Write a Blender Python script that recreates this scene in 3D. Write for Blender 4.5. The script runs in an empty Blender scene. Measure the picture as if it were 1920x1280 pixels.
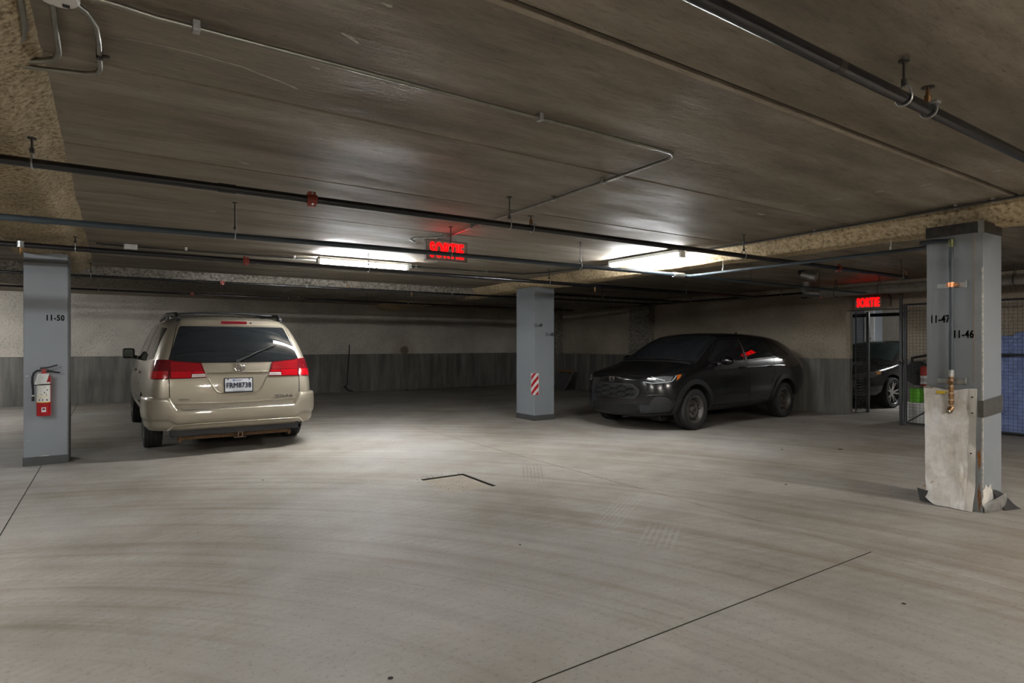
import bpy, bmesh, math, random
from mathutils import Vector, Matrix, noise
from mathutils.bvhtree import BVHTree

random.seed(7)
sc = bpy.context.scene
COL = sc.collection
PI = math.pi

# ---------------------------------------------------------------- camera
cam_d = bpy.data.cameras.new('camera')
cam = bpy.data.objects.new('camera', cam_d)
COL.objects.link(cam)
cam.location = (0, 0, 1.30)
cam.rotation_euler = (PI / 2, 0, math.radians(-33.75))
cam_d.sensor_width = 36
cam_d.lens = 21.0
cam_d.shift_y = 6 / 1920
cam_d.clip_start = 0.05
sc.camera = cam

# ---------------------------------------------------------------- world, exposure
w = bpy.data.worlds.new('world')
sc.world = w
w.use_nodes = True
w.node_tree.nodes['Background'].inputs[0].default_value = (0.9, 0.95, 1, 1)
w.node_tree.nodes['Background'].inputs[1].default_value = 0.0
vs = sc.view_settings
vs.view_transform = 'Standard'
vs.look = 'None'
vs.gamma = 1
vs.use_curve_mapping = False
vs.exposure = 2.4
sc.cycles.use_denoising = True
sc.cycles.max_bounces = 6
sc.cycles.diffuse_bounces = 5
sc.cycles.glossy_bounces = 3
sc.cycles.adaptive_threshold = 0.05
sc.cycles.caustics_reflective = False
sc.cycles.caustics_refractive = False
sc.cycles.sample_clamp_indirect = 6

TUBE_POWER = 100.0        # emission strength of every fluorescent tube


# ---------------------------------------------------------------- helpers
def S(r, g, b):
    f = lambda c: ((c / 255 + 0.055) / 1.055) ** 2.4 if c > 10 else c / 255 / 12.92
    return (f(r), f(g), f(b), 1)


def tag(o, label=None, cat=None, group=None, kind=None):
    if label: o['label'] = label
    if cat: o['category'] = cat
    if group: o['group'] = group
    if kind: o['kind'] = kind
    return o


def thing(name, label, cat, loc=(0, 0, 0), rz=0.0, group=None):
    o = bpy.data.objects.new(name, None)
    o.empty_display_size = 0.1
    COL.objects.link(o)
    o.location = loc
    o.rotation_euler = (0, 0, rz)
    return tag(o, label, cat, group)


def org(o):
    v = Vector((0, 0, 0))
    while o is not None:
        v += o.location
        o = o.parent
    return v


def link(name, me, mat, parent=None, smooth=None, world=False):
    """link a mesh; world=True: its vertices are world coordinates of an unrotated parent"""
    o = bpy.data.objects.new(name, me)
    COL.objects.link(o)
    if mat is not None and not me.materials:
        for m in (mat if isinstance(mat, (list, tuple)) else [mat]):
            me.materials.append(m)
    if parent is not None:
        o.parent = parent
        if world:
            me.transform(Matrix.Translation(-org(parent)))
    if smooth is not None:
        me.polygons.foreach_set('use_smooth', [True] * len(me.polygons))
        me.set_sharp_from_angle(angle=math.radians(smooth))
    return o


class MB:
    def __init__(self):
        self.bm = bmesh.new()

    def mesh(self, verts, faces, mi=0):
        vs_ = [self.bm.verts.new(v) for v in verts]
        for f in faces:
            try:
                fc = self.bm.faces.new([vs_[i] for i in f])
                fc.material_index = mi
            except ValueError:
                pass
        return self

    def box(self, a, b, mi=0, M=None, bev=0.0):
        x0, y0, z0 = a
        x1, y1, z1 = b
        v = [Vector(p) for p in ((x0, y0, z0), (x1, y0, z0), (x1, y1, z0), (x0, y1, z0), (x0, y0, z1), (x1, y0, z1), (x1, y1, z1), (x0, y1, z1))]
        f = [(3, 2, 1, 0), (4, 5, 6, 7), (0, 1, 5, 4), (1, 2, 6, 5), (2, 3, 7, 6), (3, 0, 4, 7)]
        if bev > 0:
            t = bmesh.new()
            tv = [t.verts.new(p) for p in v]
            for q in f: t.faces.new([tv[i] for i in q])
            bmesh.ops.bevel(t, geom=list(t.edges) , offset=bev, segments=2, profile=0.5, affect='EDGES')
            t.verts.ensure_lookup_table()
            t.verts.index_update()
            v = [x.co.copy() for x in t.verts]
            f = [[x.index for x in fc.verts] for fc in t.faces]
            t.free()
        if M is not None: v = [M @ p for p in v]
        return self.mesh(v, f, mi)

    def tube(self, path, r, seg=10, mi=0, cap=True, r2=None):
        P = [Vector(p) for p in path]
        n = len(P)
        rings = []
        up = None
        for i, p in enumerate(P):
            if i == 0: d = P[1] - P[0]
            elif i == n - 1: d = P[-1] - P[-2]
            else: d = (P[i + 1] - p).normalized() + (p - P[i - 1]).normalized()
            d.normalize()
            if up is None:
                up = Vector((0, 0, 1)) if abs(d.z) < 0.9 else Vector((1, 0, 0))
            a = d.cross(up)
            if a.length < 1e-5: a = d.orthogonal()
            a.normalize()
            b = a.cross(d).normalized()
            up = b
            k = 1.0
            if 0 < i < n - 1:
                c = (P[i + 1] - p).normalized().dot((p - P[i - 1]).normalized())
                k = 1 / max(0.5, math.sqrt(max(0.0, (1 + c) / 2)))
            rr = r if r2 is None else r + (r2 - r) * i / (n - 1)
            rings.append([p + a * (math.cos(t) * rr * k) + b * (math.sin(t) * rr) for t in [2 * PI * j / seg for j in range(seg)]])
        verts = [v for rg in rings for v in rg]
        faces = []
        for i in range(n - 1):
            for j in range(seg):
                a0, a1 = i * seg + j, i * seg + (j + 1) % seg
                faces.append((a0, a1, a1 + seg, a0 + seg))
        if cap:
            faces.append(tuple(reversed(range(seg))))
            faces.append(tuple((n - 1) * seg + j for j in range(seg)))
        return self.mesh(verts, faces, mi)

    def cyl(self, a, b, r, seg=16, mi=0, r2=None):
        return self.tube([a, b], r, seg, mi, True, r2)

    def lathe(self, prof, origin=(0, 0, 0), axis='Z', seg=24, mi=0, closed=False):
        """prof: list of (radius, height along axis)"""
        o = Vector(origin)
        verts = []
        n = len(prof)
        for j in range(seg):
            t = 2 * PI * j / seg
            c, s = math.cos(t), math.sin(t)
            for r, h in prof:
                if axis == 'Z': v = Vector((r * c, r * s, h))
                elif axis == 'Y': v = Vector((r * c, h, r * s))
                else: v = Vector((h, r * c, r * s))
                verts.append(o + v)
        faces = []
        m = n if closed else n - 1
        for j in range(seg):
            k = (j + 1) % seg
            for i in range(m):
                i2 = (i + 1) % n
                faces.append((j * n + i, k * n + i, k * n + i2, j * n + i2))
        return self.mesh(verts, faces, mi)

    def prism(self, pts, axis, a, b, mi=0):
        """polygon pts (2D) extruded along axis from a to b"""
        def mk(p, h):
            if axis == 'X': return (h, p[0], p[1])
            if axis == 'Y': return (p[0], h, p[1])
            return (p[0], p[1], h)
        n = len(pts)
        v = [mk(p, a) for p in pts] + [mk(p, b) for p in pts]
        f = [tuple(range(n)), tuple(reversed(range(n, 2 * n)))]
        for i in range(n):
            j = (i + 1) % n
            f.append((i, j, j + n, i + n))
        return self.mesh(v, f, mi)

    def grid(self, fn, nu, nv, mi=0):
        v = [fn(i / nu, j / nv) for i in range(nu + 1) for j in range(nv + 1)]
        f = [(i * (nv + 1) + j, (i + 1) * (nv + 1) + j, (i + 1) * (nv + 1) + j + 1, i * (nv + 1) + j + 1) for i in range(nu) for j in range(nv)]
        return self.mesh(v, f, mi)

    def data(self, name):
        bmesh.ops.remove_doubles(self.bm, verts=list(self.bm.verts), dist=1e-6)
        bmesh.ops.recalc_face_normals(self.bm, faces=list(self.bm.faces))
        me = bpy.data.meshes.new(name)
        self.bm.to_mesh(me)
        self.bm.free()
        return me

    def build(self, name, mat, parent=None, smooth=None, world=True):
        return link(name, self.data(name), mat, parent, smooth, world)


def text_mesh(s, size, bold=0.0, sx=1.0, ext=0.0006, space=1.0, align='CENTER'):
    """lettering as a mesh; bold thickens the strokes by that many metres each way"""
    cu = bpy.data.curves.new('lettering', 'FONT')
    cu.body = s
    cu.size = size
    cu.align_x = align
    cu.align_y = 'CENTER'
    cu.extrude = ext
    cu.space_character = space
    cu.resolution_u = 3
    o = bpy.data.objects.new('lettering', cu)
    COL.objects.link(o)
    bpy.context.view_layer.update()
    me = bpy.data.meshes.new_from_object(o.evaluated_get(bpy.context.evaluated_depsgraph_get()))
    bpy.data.objects.remove(o)
    bpy.data.curves.remove(cu)
    if sx != 1.0: me.transform(Matrix.Diagonal((sx, 1, 1, 1)))
    if bold > 0:
        bm = bmesh.new()
        for i in range(8):
            a = 2 * PI * i / 8
            c = me.copy()
            c.transform(Matrix.Translation((bold * math.cos(a), bold * math.sin(a), 0)))
            bm.from_mesh(c)
            bpy.data.meshes.remove(c)
        bm.to_mesh(me)
        bm.free()
    return me


def facing(right, up, loc):
    """matrix taking text x->right, y->up, z->normal"""
    r, u = Vector(right).normalized(), Vector(up).normalized()
    n = r.cross(u)
    M = Matrix((r, u, n)).transposed().to_4x4()
    M.translation = Vector(loc)
    return M


def put_text(name, s, size, M, mat, parent, world=True, **k):
    me = text_mesh(s, size, **k)
    me.transform(M)
    return link(name, me, mat, parent, None, world)


# ---------------------------------------------------------------- materials
class NT:
    def __init__(self, name):
        self.m = bpy.data.materials.new(name)
        self.m.use_nodes = True
        self.t = self.m.node_tree
        self.b = self.t.nodes['Principled BSDF']
        self._c = None

    def n(self, typ, **k):
        nd = self.t.nodes.new(typ)
        for a, v in k.items(): setattr(nd, a, v)
        return nd

    def l(self, a, b): self.t.links.new(a, b)

    def coord(self):
        if self._c is None: self._c = self.n('ShaderNodeTexCoord').outputs['Object']
        return self._c

    def mapping(self, scale=(1, 1, 1), rot=(0, 0, 0), loc=(0, 0, 0)):
        mp = self.n('ShaderNodeMapping')
        mp.inputs['Scale'].default_value = scale
        mp.inputs['Rotation'].default_value = rot
        mp.inputs['Location'].default_value = loc
        self.l(self.coord(), mp.inputs[0])
        return mp.outputs[0]

    def noise(self, scale, detail=4, rough=0.6, vec=None, dist=0.0):
        nd = self.n('ShaderNodeTexNoise')
        nd.inputs['Scale'].default_value = scale
        nd.inputs['Detail'].default_value = detail
        nd.inputs['Roughness'].default_value = rough
        nd.inputs['Distortion'].default_value = dist
        self.l(vec if vec is not None else self.coord(), nd.inputs['Vector'])
        return nd.outputs['Fac']

    def ramp(self, fac, stops):
        nd = self.n('ShaderNodeValToRGB')
        el = nd.color_ramp.elements
        while len(el) < len(stops): el.new(0.5)
        for e, (p, c) in zip(el, stops):
            e.position = p
            e.color = c if len(c) == 4 else (*c, 1)
        self.l(fac, nd.inputs[0])
        return nd.outputs[0]

    def mix(self, fac, a, b, mode='MIX'):
        nd = self.n('ShaderNodeMix', data_type='RGBA', blend_type=mode)
        for i, v in ((0, fac), (6, a), (7, b)):
            if hasattr(v, 'node'): self.l(v, nd.inputs[i])
            else: nd.inputs[i].default_value = v
        return nd.outputs[2]

    def math(self, op, a, b=0.0, c=None):
        nd = self.n('ShaderNodeMath', operation=op)
        for i, v in enumerate((a, b, c)):
            if v is None: continue
            if hasattr(v, 'node'): self.l(v, nd.inputs[i])
            else: nd.inputs[i].default_value = v
        return nd.outputs[0]

    def bump(self, h, strength=0.3, dist=0.01, prev=None):
        nd = self.n('ShaderNodeBump')
        nd.inputs['Strength'].default_value = strength
        nd.inputs['Distance'].default_value = dist
        self.l(h, nd.inputs['Height'])
        if prev is not None: self.l(prev, nd.inputs['Normal'])
        return nd.outputs[0]

    def set(self, **k):
        names = dict(color='Base Color', rough='Roughness', metal='Metallic', normal='Normal', coat='Coat Weight', coat_rough='Coat Roughness',
                     spec='Specular IOR Level', emit='Emission Color', estr='Emission Strength', alpha='Alpha', trans='Transmission Weight', ior='IOR')
        for a, v in k.items():
            inp = self.b.inputs[names[a]]
            if hasattr(v, 'node'): self.l(v, inp)
            else: inp.default_value = v
        return self


def plain(name, col, rough=0.5, metal=0.0, var=0.12, scale=8.0, bump=0.0, bscale=60.0, bdist=0.003, **k):
    t = NT(name)
    c2 = tuple(x * (1 - var) for x in col[:3]) + (1,)
    c1 = tuple(min(1, x * (1 + var)) for x in col[:3]) + (1,)
    f = t.noise(scale, 5)
    t.set(color=t.ramp(f, [(0.3, c2), (0.7, c1)]), rough=rough, metal=metal, **k)
    if bump: t.set(normal=t.bump(t.noise(bscale, 4), bump, bdist))
    return t.m


def emit(name, col, strength):
    t = NT(name)
    t.set(color=(0, 0, 0, 1), emit=col, estr=strength, rough=0.5)
    return t.m


def m_floor():
    t = NT('floor_concrete')
    base = t.ramp(t.noise(0.9, 6, 0.62), [(0.28, (0.20, 0.176, 0.145)), (0.5, (0.285, 0.26, 0.228)), (0.72, (0.365, 0.345, 0.315))])
    # sweeping bands left by turning tyres: polar coordinates round the turning point
    sep = t.n('ShaderNodeSeparateXYZ')
    t.l(t.coord(), sep.inputs[0])
    dx = t.math('SUBTRACT', sep.outputs[0], TRACK_C[0])
    dy = t.math('SUBTRACT', sep.outputs[1], TRACK_C[1])
    r = t.math('SQRT', t.math('ADD', t.math('MULTIPLY', dx, dx), t.math('MULTIPLY', dy, dy)))
    th = t.math('ARCTAN2', dy, dx)
    cmb = t.n('ShaderNodeCombineXYZ')
    t.l(t.math('MULTIPLY', r, 9.0), cmb.inputs[0])
    t.l(t.math('MULTIPLY', th, 1.3), cmb.inputs[1])
    band = t.noise(1.0, 6, 0.65, cmb.outputs[0])
    bandm = t.ramp(band, [(0.34, (0.76, 0.73, 0.685)), (0.50, (1, 1, 1)), (0.68, (1.12, 1.12, 1.12))])
    col = t.mix(1.0, base, bandm, 'MULTIPLY')
    # tread pattern inside the darker bands
    tread = t.math('SINE', t.math('ADD', t.math('MULTIPLY', th, 330.0), t.math('MULTIPLY', r, 40.0)))
    tm = t.math('MULTIPLY', t.math('GREATER_THAN', t.noise(0.7, 2, 0.5, cmb.outputs[0]), 0.52), t.math('MULTIPLY', tread, 0.10))
    col = t.mix(t.math('ADD', 0.06, tm), col, (0.16, 0.13, 0.10, 1))
    # dusty worn pale zones and fine speckle
    pale = t.ramp(t.noise(0.35, 5, 0.6, t.mapping(loc=(3, 7, 1))), [(0.48, (0, 0, 0)), (0.66, (1, 1, 1))])
    col = t.mix(t.math('MULTIPLY', pale, 0.5), col, (0.36, 0.355, 0.345, 1))
    sp = t.ramp(t.noise(42, 3, 0.7), [(0.32, (0.72, 0.70, 0.66)), (0.45, (1, 1, 1))])
    col = t.mix(0.8, col, sp, 'MULTIPLY')
    # tread prints left by parked wheels: striped oblongs
    for (cx, cy, rot, ln, wd, colr, amt) in PRINTS:
        u = t.math('ADD', t.math('MULTIPLY', t.math('SUBTRACT', sep.outputs[0], cx), math.cos(rot)), t.math('MULTIPLY', t.math('SUBTRACT', sep.outputs[1], cy), math.sin(rot)))
        v = t.math('SUBTRACT', t.math('MULTIPLY', t.math('SUBTRACT', sep.outputs[1], cy), math.cos(rot)), t.math('MULTIPLY', t.math('SUBTRACT', sep.outputs[0], cx), math.sin(rot)))
        mu = t.math('SMOOTHSTEP' if False else 'LESS_THAN', t.math('ABSOLUTE', u), ln / 2)
        mv = t.math('LESS_THAN', t.math('ABSOLUTE', v), wd / 2)
        stp = t.math('GREATER_THAN', t.math('SINE', t.math('MULTIPLY', v, 2 * PI / (wd / 6))), -0.2)
        fade = t.math('SUBTRACT', 1.0, t.math('DIVIDE', t.math('ABSOLUTE', u), ln / 2))
        rg = t.ramp(t.noise(30, 3), [(0.4, (0.3,) * 3), (0.6, (1,) * 3)])
        m_ = t.math('MULTIPLY', t.math('MULTIPLY', t.math('MULTIPLY', mu, mv), stp), t.math('MULTIPLY', t.math('MULTIPLY', rg, t.math('POWER', t.math('MAXIMUM', fade, 0.0), 0.5)), amt))
        col = t.mix(m_, col, colr)
    t.set(color=col, rough=t.ramp(t.noise(2.2, 5), [(0.3, (0.55,) * 3), (0.7, (0.78,) * 3)]), spec=0.3)
    b1 = t.bump(t.noise(1.0, 6, 0.6, cmb.outputs[0]), 0.12, 0.01)
    t.set(normal=t.bump(t.noise(55, 5, 0.7), 0.22, 0.004, b1))
    return t.m


def m_ceiling():
    t = NT('ceiling_plank_concrete')
    v = t.mapping(scale=(0.5, 2.4, 1))
    base = t.ramp(t.noise(1.4, 7, 0.66, v), [(0.30, (0.13, 0.11, 0.082)), (0.5, (0.225, 0.195, 0.152)), (0.70, (0.335, 0.302, 0.25))])
    pores = t.ramp(t.noise(10, 5, 0.75, t.mapping(scale=(1, 4, 1))), [(0.30, (0.5, 0.46, 0.4)), (0.40, (1, 1, 1))])
    col = t.mix(0.8, base, pores, 'MULTIPLY')
    fine = t.ramp(t.noise(24, 6, 0.8, t.mapping(scale=(0.45, 2.6, 1))), [(0.30, (0.5, 0.48, 0.44)), (0.48, (1, 1, 1)), (0.70, (1.2, 1.2, 1.18))])
    col = t.mix(0.55, col, fine, 'MULTIPLY')
    stain = t.ramp(t.noise(0.55, 4, 0.55, t.mapping(loc=(9, 2, 0))), [(0.5, (0, 0, 0)), (0.7, (1, 1, 1))])
    col = t.mix(t.math('MULTIPLY', stain, 0.3), col, (0.20, 0.145, 0.085, 1))
    # pale laitance scuffs
    sc_ = t.ramp(t.noise(2.6, 6, 0.7, t.mapping(scale=(0.8, 3.2, 1), loc=(1.7, 4, 0))), [(0.67, (0, 0, 0)), (0.72, (1, 1, 1))])
    col = t.mix(t.math('MULTIPLY', sc_, 0.35), col, (0.42, 0.40, 0.36, 1))
    t.set(color=col, rough=t.ramp(t.noise(1.2, 5, 0.6, v), [(0.35, (0.5,) * 3), (0.65, (0.85,) * 3)]), spec=0.25)
    b1 = t.bump(t.noise(7, 6, 0.7, v), 0.45, 0.012)
    t.set(normal=t.bump(t.noise(60, 4, 0.7), 0.2, 0.004, b1))
    return t.m


def m_rough(name, dark, mid, light, scale=26.0, bump=0.9, big=1.2, stain=False):
    t = NT(name)
    f = t.noise(scale, 5, 0.7)
    col = t.ramp(f, [(0.34, dark), (0.47, mid), (0.66, light)])
    g = t.ramp(t.noise(big, 4, 0.6), [(0.3, (0.78,) * 3), (0.7, (1.12,) * 3)])
    col = t.mix(1.0, col, g, 'MULTIPLY')
    if stain:   # brown seep mark on the back wall
        for (r_, a_, c_) in ((0.42, 0.28, (0.22, 0.15, 0.08, 1)), (0.16, 0.75, (0.10, 0.07, 0.045, 1))):
            vd = t.n('ShaderNodeVectorMath', operation='DISTANCE')
            t.l(t.coord(), vd.inputs[0])
            vd.inputs[1].default_value = (7.05, 16.19, 1.13)
            k_ = t.ramp(t.math('ADD', t.math('DIVIDE', vd.outputs['Value'], r_), t.math('MULTIPLY', t.math('SUBTRACT', t.noise(6, 3), 0.5), 0.5)), [(0.6, (1, 1, 1)), (1.0, (0, 0, 0))])
            col = t.mix(t.math('MULTIPLY', k_, a_), col, c_)
    t.set(color=col, rough=0.95, spec=0.15)
    t.set(normal=t.bump(f, bump * 0.7, 0.014))
    return t.m


def m_kerb():
    t = NT('lower_wall_concrete')
    v = t.mapping(scale=(5, 5, 0.55))
    col = t.ramp(t.noise(1.2, 6, 0.65, v), [(0.3, (0.085, 0.081, 0.07)), (0.55, (0.165, 0.158, 0.138)), (0.75, (0.26, 0.25, 0.225))])
    col = t.mix(0.6, col, t.ramp(t.noise(0.8, 5), [(0.3, (0.7,) * 3), (0.7, (1.15,) * 3)]), 'MULTIPLY')
    t.set(color=col, rough=0.75, normal=t.bump(t.noise(18, 6, 0.7), 0.3, 0.008))
    return t.m


def m_paint(name, col, dirt=(0.16, 0.14, 0.11, 1), amt=0.25):
    t = NT(name)
    f = t.ramp(t.noise(2.5, 6, 0.65), [(0.5, (0, 0, 0)), (0.75, (1, 1, 1))])
    t.set(color=t.mix(t.math('MULTIPLY', f, amt), col, dirt), rough=t.ramp(t.noise(3, 4), [(0.3, (0.38,) * 3), (0.7, (0.55,) * 3)]), spec=0.4)
    t.set(normal=t.bump(t.noise(14, 3), 0.05, 0.01))
    return t.m


def m_car(name, col, metal, rough, dust=0.15, dustcol=(0.25, 0.22, 0.18, 1), coat=0.8):
    t = NT(name)
    sep = t.n('ShaderNodeSeparateXYZ')
    t.l(t.coord(), sep.inputs[0])
    low = t.math('SMOOTH_MIN', 1.0, t.math('MAXIMUM', 0.0, t.math('SUBTRACT', 0.9, sep.outputs[2])), 0.1)
    f = t.math('MULTIPLY', t.ramp(t.noise(3.5, 6, 0.7), [(0.35, (0.2,) * 3), (0.7, (1,) * 3)]), t.math('MULTIPLY', t.math('ADD', low, 0.25), dust))
    t.set(color=t.mix(f, col, dustcol), metal=metal, rough=t.math('ADD', rough, t.math('MULTIPLY', f, 0.8)), coat=coat, coat_rough=0.06)
    return t.m


# centre of the tyre sweep on the floor (m)
TRACK_C = (-2.3, 0.5)
PRINTS = [(3.55, 4.95, 0.97, 0.9, 0.22, (0.12, 0.10, 0.08, 1), 0.5), (3.36, 3.48, 0.56, 1.15, 0.21, (0.40, 0.385, 0.36, 1), 0.4), (3.09, 2.83, 0.60, 0.55, 0.25, (0.42, 0.41, 0.40, 1), 0.45)]

M = {}
M['floor'] = m_floor()
M['ceiling'] = m_ceiling()
M['beam'] = m_rough('sprayed_beam_coating', (0.20, 0.148, 0.08), (0.47, 0.37, 0.225), (0.68, 0.56, 0.38), 30, 1.0)
M['beam_dark'] = m_rough('dark_sprayed_beam_coating', (0.11, 0.08, 0.045), (0.29, 0.228, 0.14), (0.47, 0.385, 0.26), 45, 0.9)  # darker tone of the beam coating, for the left beam
M['sprayed'] = m_rough('sprayed_wall_insulation', (0.27, 0.245, 0.21), (0.52, 0.48, 0.415), (0.62, 0.58, 0.51), 58, 0.6, 0.9, stain=True)
M['sprayed_tan'] = m_rough('tan_sprayed_wall_insulation', (0.19, 0.16, 0.125), (0.34, 0.295, 0.235), (0.42, 0.37, 0.30), 58, 0.8, 0.9)
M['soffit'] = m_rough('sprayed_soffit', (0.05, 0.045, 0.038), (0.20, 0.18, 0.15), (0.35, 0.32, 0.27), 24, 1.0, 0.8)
M['kerb'] = m_kerb()
M['col'] = m_paint('grey_column_paint', (0.235, 0.257, 0.278, 1), amt=0.12)
M['coldark'] = plain('dark_grey_band', (0.06, 0.062, 0.065, 1), 0.6)
M['blackpipe'] = plain('black_steel_pipe', (0.006, 0.006, 0.008, 1), 0.24, 0.0, var=0.3, bump=0.05, bscale=40, spec=0.6)
M['bluepipe'] = plain('dark_blue_grey_pipe', (0.035, 0.05, 0.062, 1), 0.45, 0.0)
M['galv'] = plain('galvanised_steel', (0.42, 0.43, 0.42, 1), 0.38, 0.85, var=0.2, scale=25)
M['conduit'] = plain('conduit_steel', (0.24, 0.235, 0.20, 1), 0.38, 0.8, var=0.15, scale=15)
M['rod'] = plain('dark_rod', (0.05, 0.045, 0.04, 1), 0.5, 0.6)
M['red'] = plain('red_coupling_paint', (0.22, 0.03, 0.018, 1), 0.5)
M['brass'] = plain('aged_brass', (0.23, 0.13, 0.06, 1), 0.42, 0.8, var=0.35, scale=30)
M['copper'] = plain('copper_clamp', (0.65, 0.28, 0.13, 1), 0.3, 0.9)
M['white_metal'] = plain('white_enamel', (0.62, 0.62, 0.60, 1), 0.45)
M['black'] = plain('matt_black', (0.008, 0.008, 0.008, 1), 0.6)
M['rubber'] = plain('tyre_rubber', (0.014, 0.014, 0.014, 1), 0.8, var=0.4, scale=30, bump=0.2)
M['ink'] = plain('stencil_ink', (0.01, 0.01, 0.012, 1), 0.6)
M['tube'] = emit('fluorescent_tube', (0.97, 0.985, 1.0, 1), TUBE_POWER * 0.82)
M['tube_warm'] = emit('warm_white_tube', (1.0, 0.95, 0.88, 1), TUBE_POWER * 1.15)
M['exit_red'] = emit('exit_sign_red', (1.0, 0.0006, 0.001, 1), 1.6)
M['exit_face'] = plain('exit_sign_face', (0.30, 0.27, 0.23, 1), 0.4)

# ================================================================ structure
X0, X1, Y0_, Y1 = -7.0, 11.35, -6.5, 16.2
ZC = 2.42

# floor: base plus cast slabs with open saw joints between them
fl = tag(MB().box((X0 - .3, Y0_ - .3, -0.35), (19.3, Y1 + .3, -0.10)).build('floor', plain('joint_dirt', (0.045, 0.035, 0.026, 1), 0.9)), kind='structure')
J = 0.0045
DR = (2.47, 4.66, 2.935, 5.28)


def slab(rects):
    b = MB()
    for (xa, ya, xb, yb) in rects:
        b.box((xa, ya, -0.12), (xb, yb, 0.0))
    o = b.build('floor_slab', M['floor'], fl)
    return o


slab([(X0, Y0_, -0.64 - J, Y1)])
slab([(-0.64 + J, Y0_, 3.965 - J, 1.868 - J * 1.6)])
slab([(-0.64 + J, 1.868 + J * 1.6, DR[0], Y1), (DR[2], 1.868 + J * 1.6, 3.965 - J, Y1), (DR[0], 1.868 + J * 1.6, DR[2], DR[1]), (DR[0], DR[3], DR[2], Y1)])
slab([(3.965 + J, Y0_, 19, Y1)])

# dark sealant lying low in the joints
ink_ = plain('joint_sealant', (0.022, 0.018, 0.014, 1), 0.9)
for (a, c) in (((-0.646, Y0_), (-0.634, Y1)), ((3.959, Y0_), (3.971, Y1)), ((-0.64, 1.858), (3.965, 1.878))):
    MB().box((*a, -0.11), (*c, -0.004)).build('joint_filler', ink_, fl)

# ceiling: precast planks side by side, running along x
cl = tag(MB().box((X0, Y0_, ZC + 0.03), (X1 + .3, Y1, ZC + 0.3)).build('ceiling', plain('ceiling_joint_grout', (0.025, 0.021, 0.017, 1), 0.9)), kind='structure')
PW = 1.237
k0 = math.floor((Y0_ - 1.65) / PW)
y = 1.65 + k0 * PW
plank_me = {}
while y < Y1:
    ya, yb = max(y, Y0_), min(y + PW, Y1)
    low = 0.0
    if y < 1.60: low = 0.014      # the planks on the near side sit a little higher
    c = 0.009
    if abs(y - 1.65 + PW) < 0.01: yb -= 0.011
    prof = [(ya + 0.0045, ZC + 0.1), (ya + 0.0045, ZC + low + c), (ya + c + 0.0045, ZC + low), (yb - c - 0.0045, ZC + low), (yb - 0.0045, ZC + low + c), (yb - 0.0045, ZC + 0.1)]
    MB().prism(prof, 'X', X0, X1 + 0.3).build('ceiling_plank', M['ceiling'], cl)
    y += PW


# pale laitance scars on the planks
scar_m = plain('pale_cement_scar', (0.40, 0.375, 0.33, 1), 0.9, var=.3, scale=40)
for wd, pts in ((.014, [(0.038, 2.603), (0.146, 2.587), (0.289, 2.59), (0.435, 2.605), (0.511, 2.635), (0.603, 2.664), (0.677, 2.698)]), (.022, [(0.682, 2.123), (0.716, 2.136), (0.759, 2.163)]), (.016, [(0.664, 2.452), (0.7, 2.451)]),
                (.010, [(0.587, 3.151), (0.678, 3.107), (0.731, 3.097)]), (.022, [(0.631, 3.956), (0.707, 3.996)]), (.05, [(0.656, 5.586), (0.722, 5.566)]), (.022, [(0.73, 1.862), (0.77, 1.868)]), (.05, [(4.753, 1.912), (4.72, 1.833)]),
                (.04, [(4.659, 2.171), (4.668, 2.11)]), (.04, [(4.625, 2.467), (4.653, 2.408)]), (.03, [(4.606, 2.714), (4.614, 2.665)]), (.05, [(4.788, 1.507), (4.801, 1.454)]), (.04, [(4.566, 3.071), (4.668, 3.078)])):
    P_ = [Vector((x, y, (ZC + .014 if y < 1.65 else ZC) - .0012)) for x, y in pts]
    Q_ = []
    for a_, b_ in zip(P_, P_[1:]): Q_ += [a_.lerp(b_, i / 4) for i in range(4)]
    Q_.append(P_[-1])
    up_, dn_ = [], []
    for i, p_ in enumerate(Q_):
        d_ = (Q_[min(i + 1, len(Q_) - 1)] - Q_[max(0, i - 1)]).normalized()
        s_ = Vector((-d_.y, d_.x, 0))
        k_ = (.25 + .75 * i / (len(Q_) - 1)) * (.35 if i == len(Q_) - 1 else 1) * (1 + .5 * noise.noise(p_ * 40))
        up_.append(p_ + s_ * wd / 2 * k_)
        dn_.append(p_ - s_ * wd / 2 * k_)
    n_ = len(Q_)
    MB().mesh(up_ + dn_, [(i, i + 1, n_ + i + 1, n_ + i) for i in range(n_ - 1)]).build('cement_scar', scar_m, cl)


def noisy_strip(path_fn, nu, nv, amp, freq, seed):
    """grid surface pushed about by noise; path_fn(u,v)->(point, outward normal)"""
    def fn(u, v):
        p, n = path_fn(u, v)
        p = Vector(p)
        q = p * freq + Vector((seed, seed * 1.7, 0))
        d = noise.noise(q) * amp + noise.noise(q * 3.1) * amp * 0.5 + noise.noise(q * 9) * amp * .22
        return p + Vector(n) * d
    return MB().grid(fn, nu, nv)


def beam_along_y(name, ya, yb, sec, mat, amp, seed, nu):
    """sec(y) -> list of (x,z) from one ceiling edge, under the beam, to the other"""
    def f(u, v):
        yy = ya + (yb - ya) * u
        s = sec(yy)
        t = v * (len(s) - 1)
        i = min(int(t), len(s) - 2)
        a, b = s[i], s[i + 1]
        k = t - i
        x, z = a[0] + (b[0] - a[0]) * k, a[1] + (b[1] - a[1]) * k
        n = Vector((b[1] - a[1], 0, -(b[0] - a[0])))
        if n.z > 0: n = -n
        n.normalize()
        e = min(1, v * 8, (1 - v) * 8)
        return (x, yy, z), n * e
    return noisy_strip(f, nu, 30, amp, 2.3, seed).build(name, mat, None, smooth=60)


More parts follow.
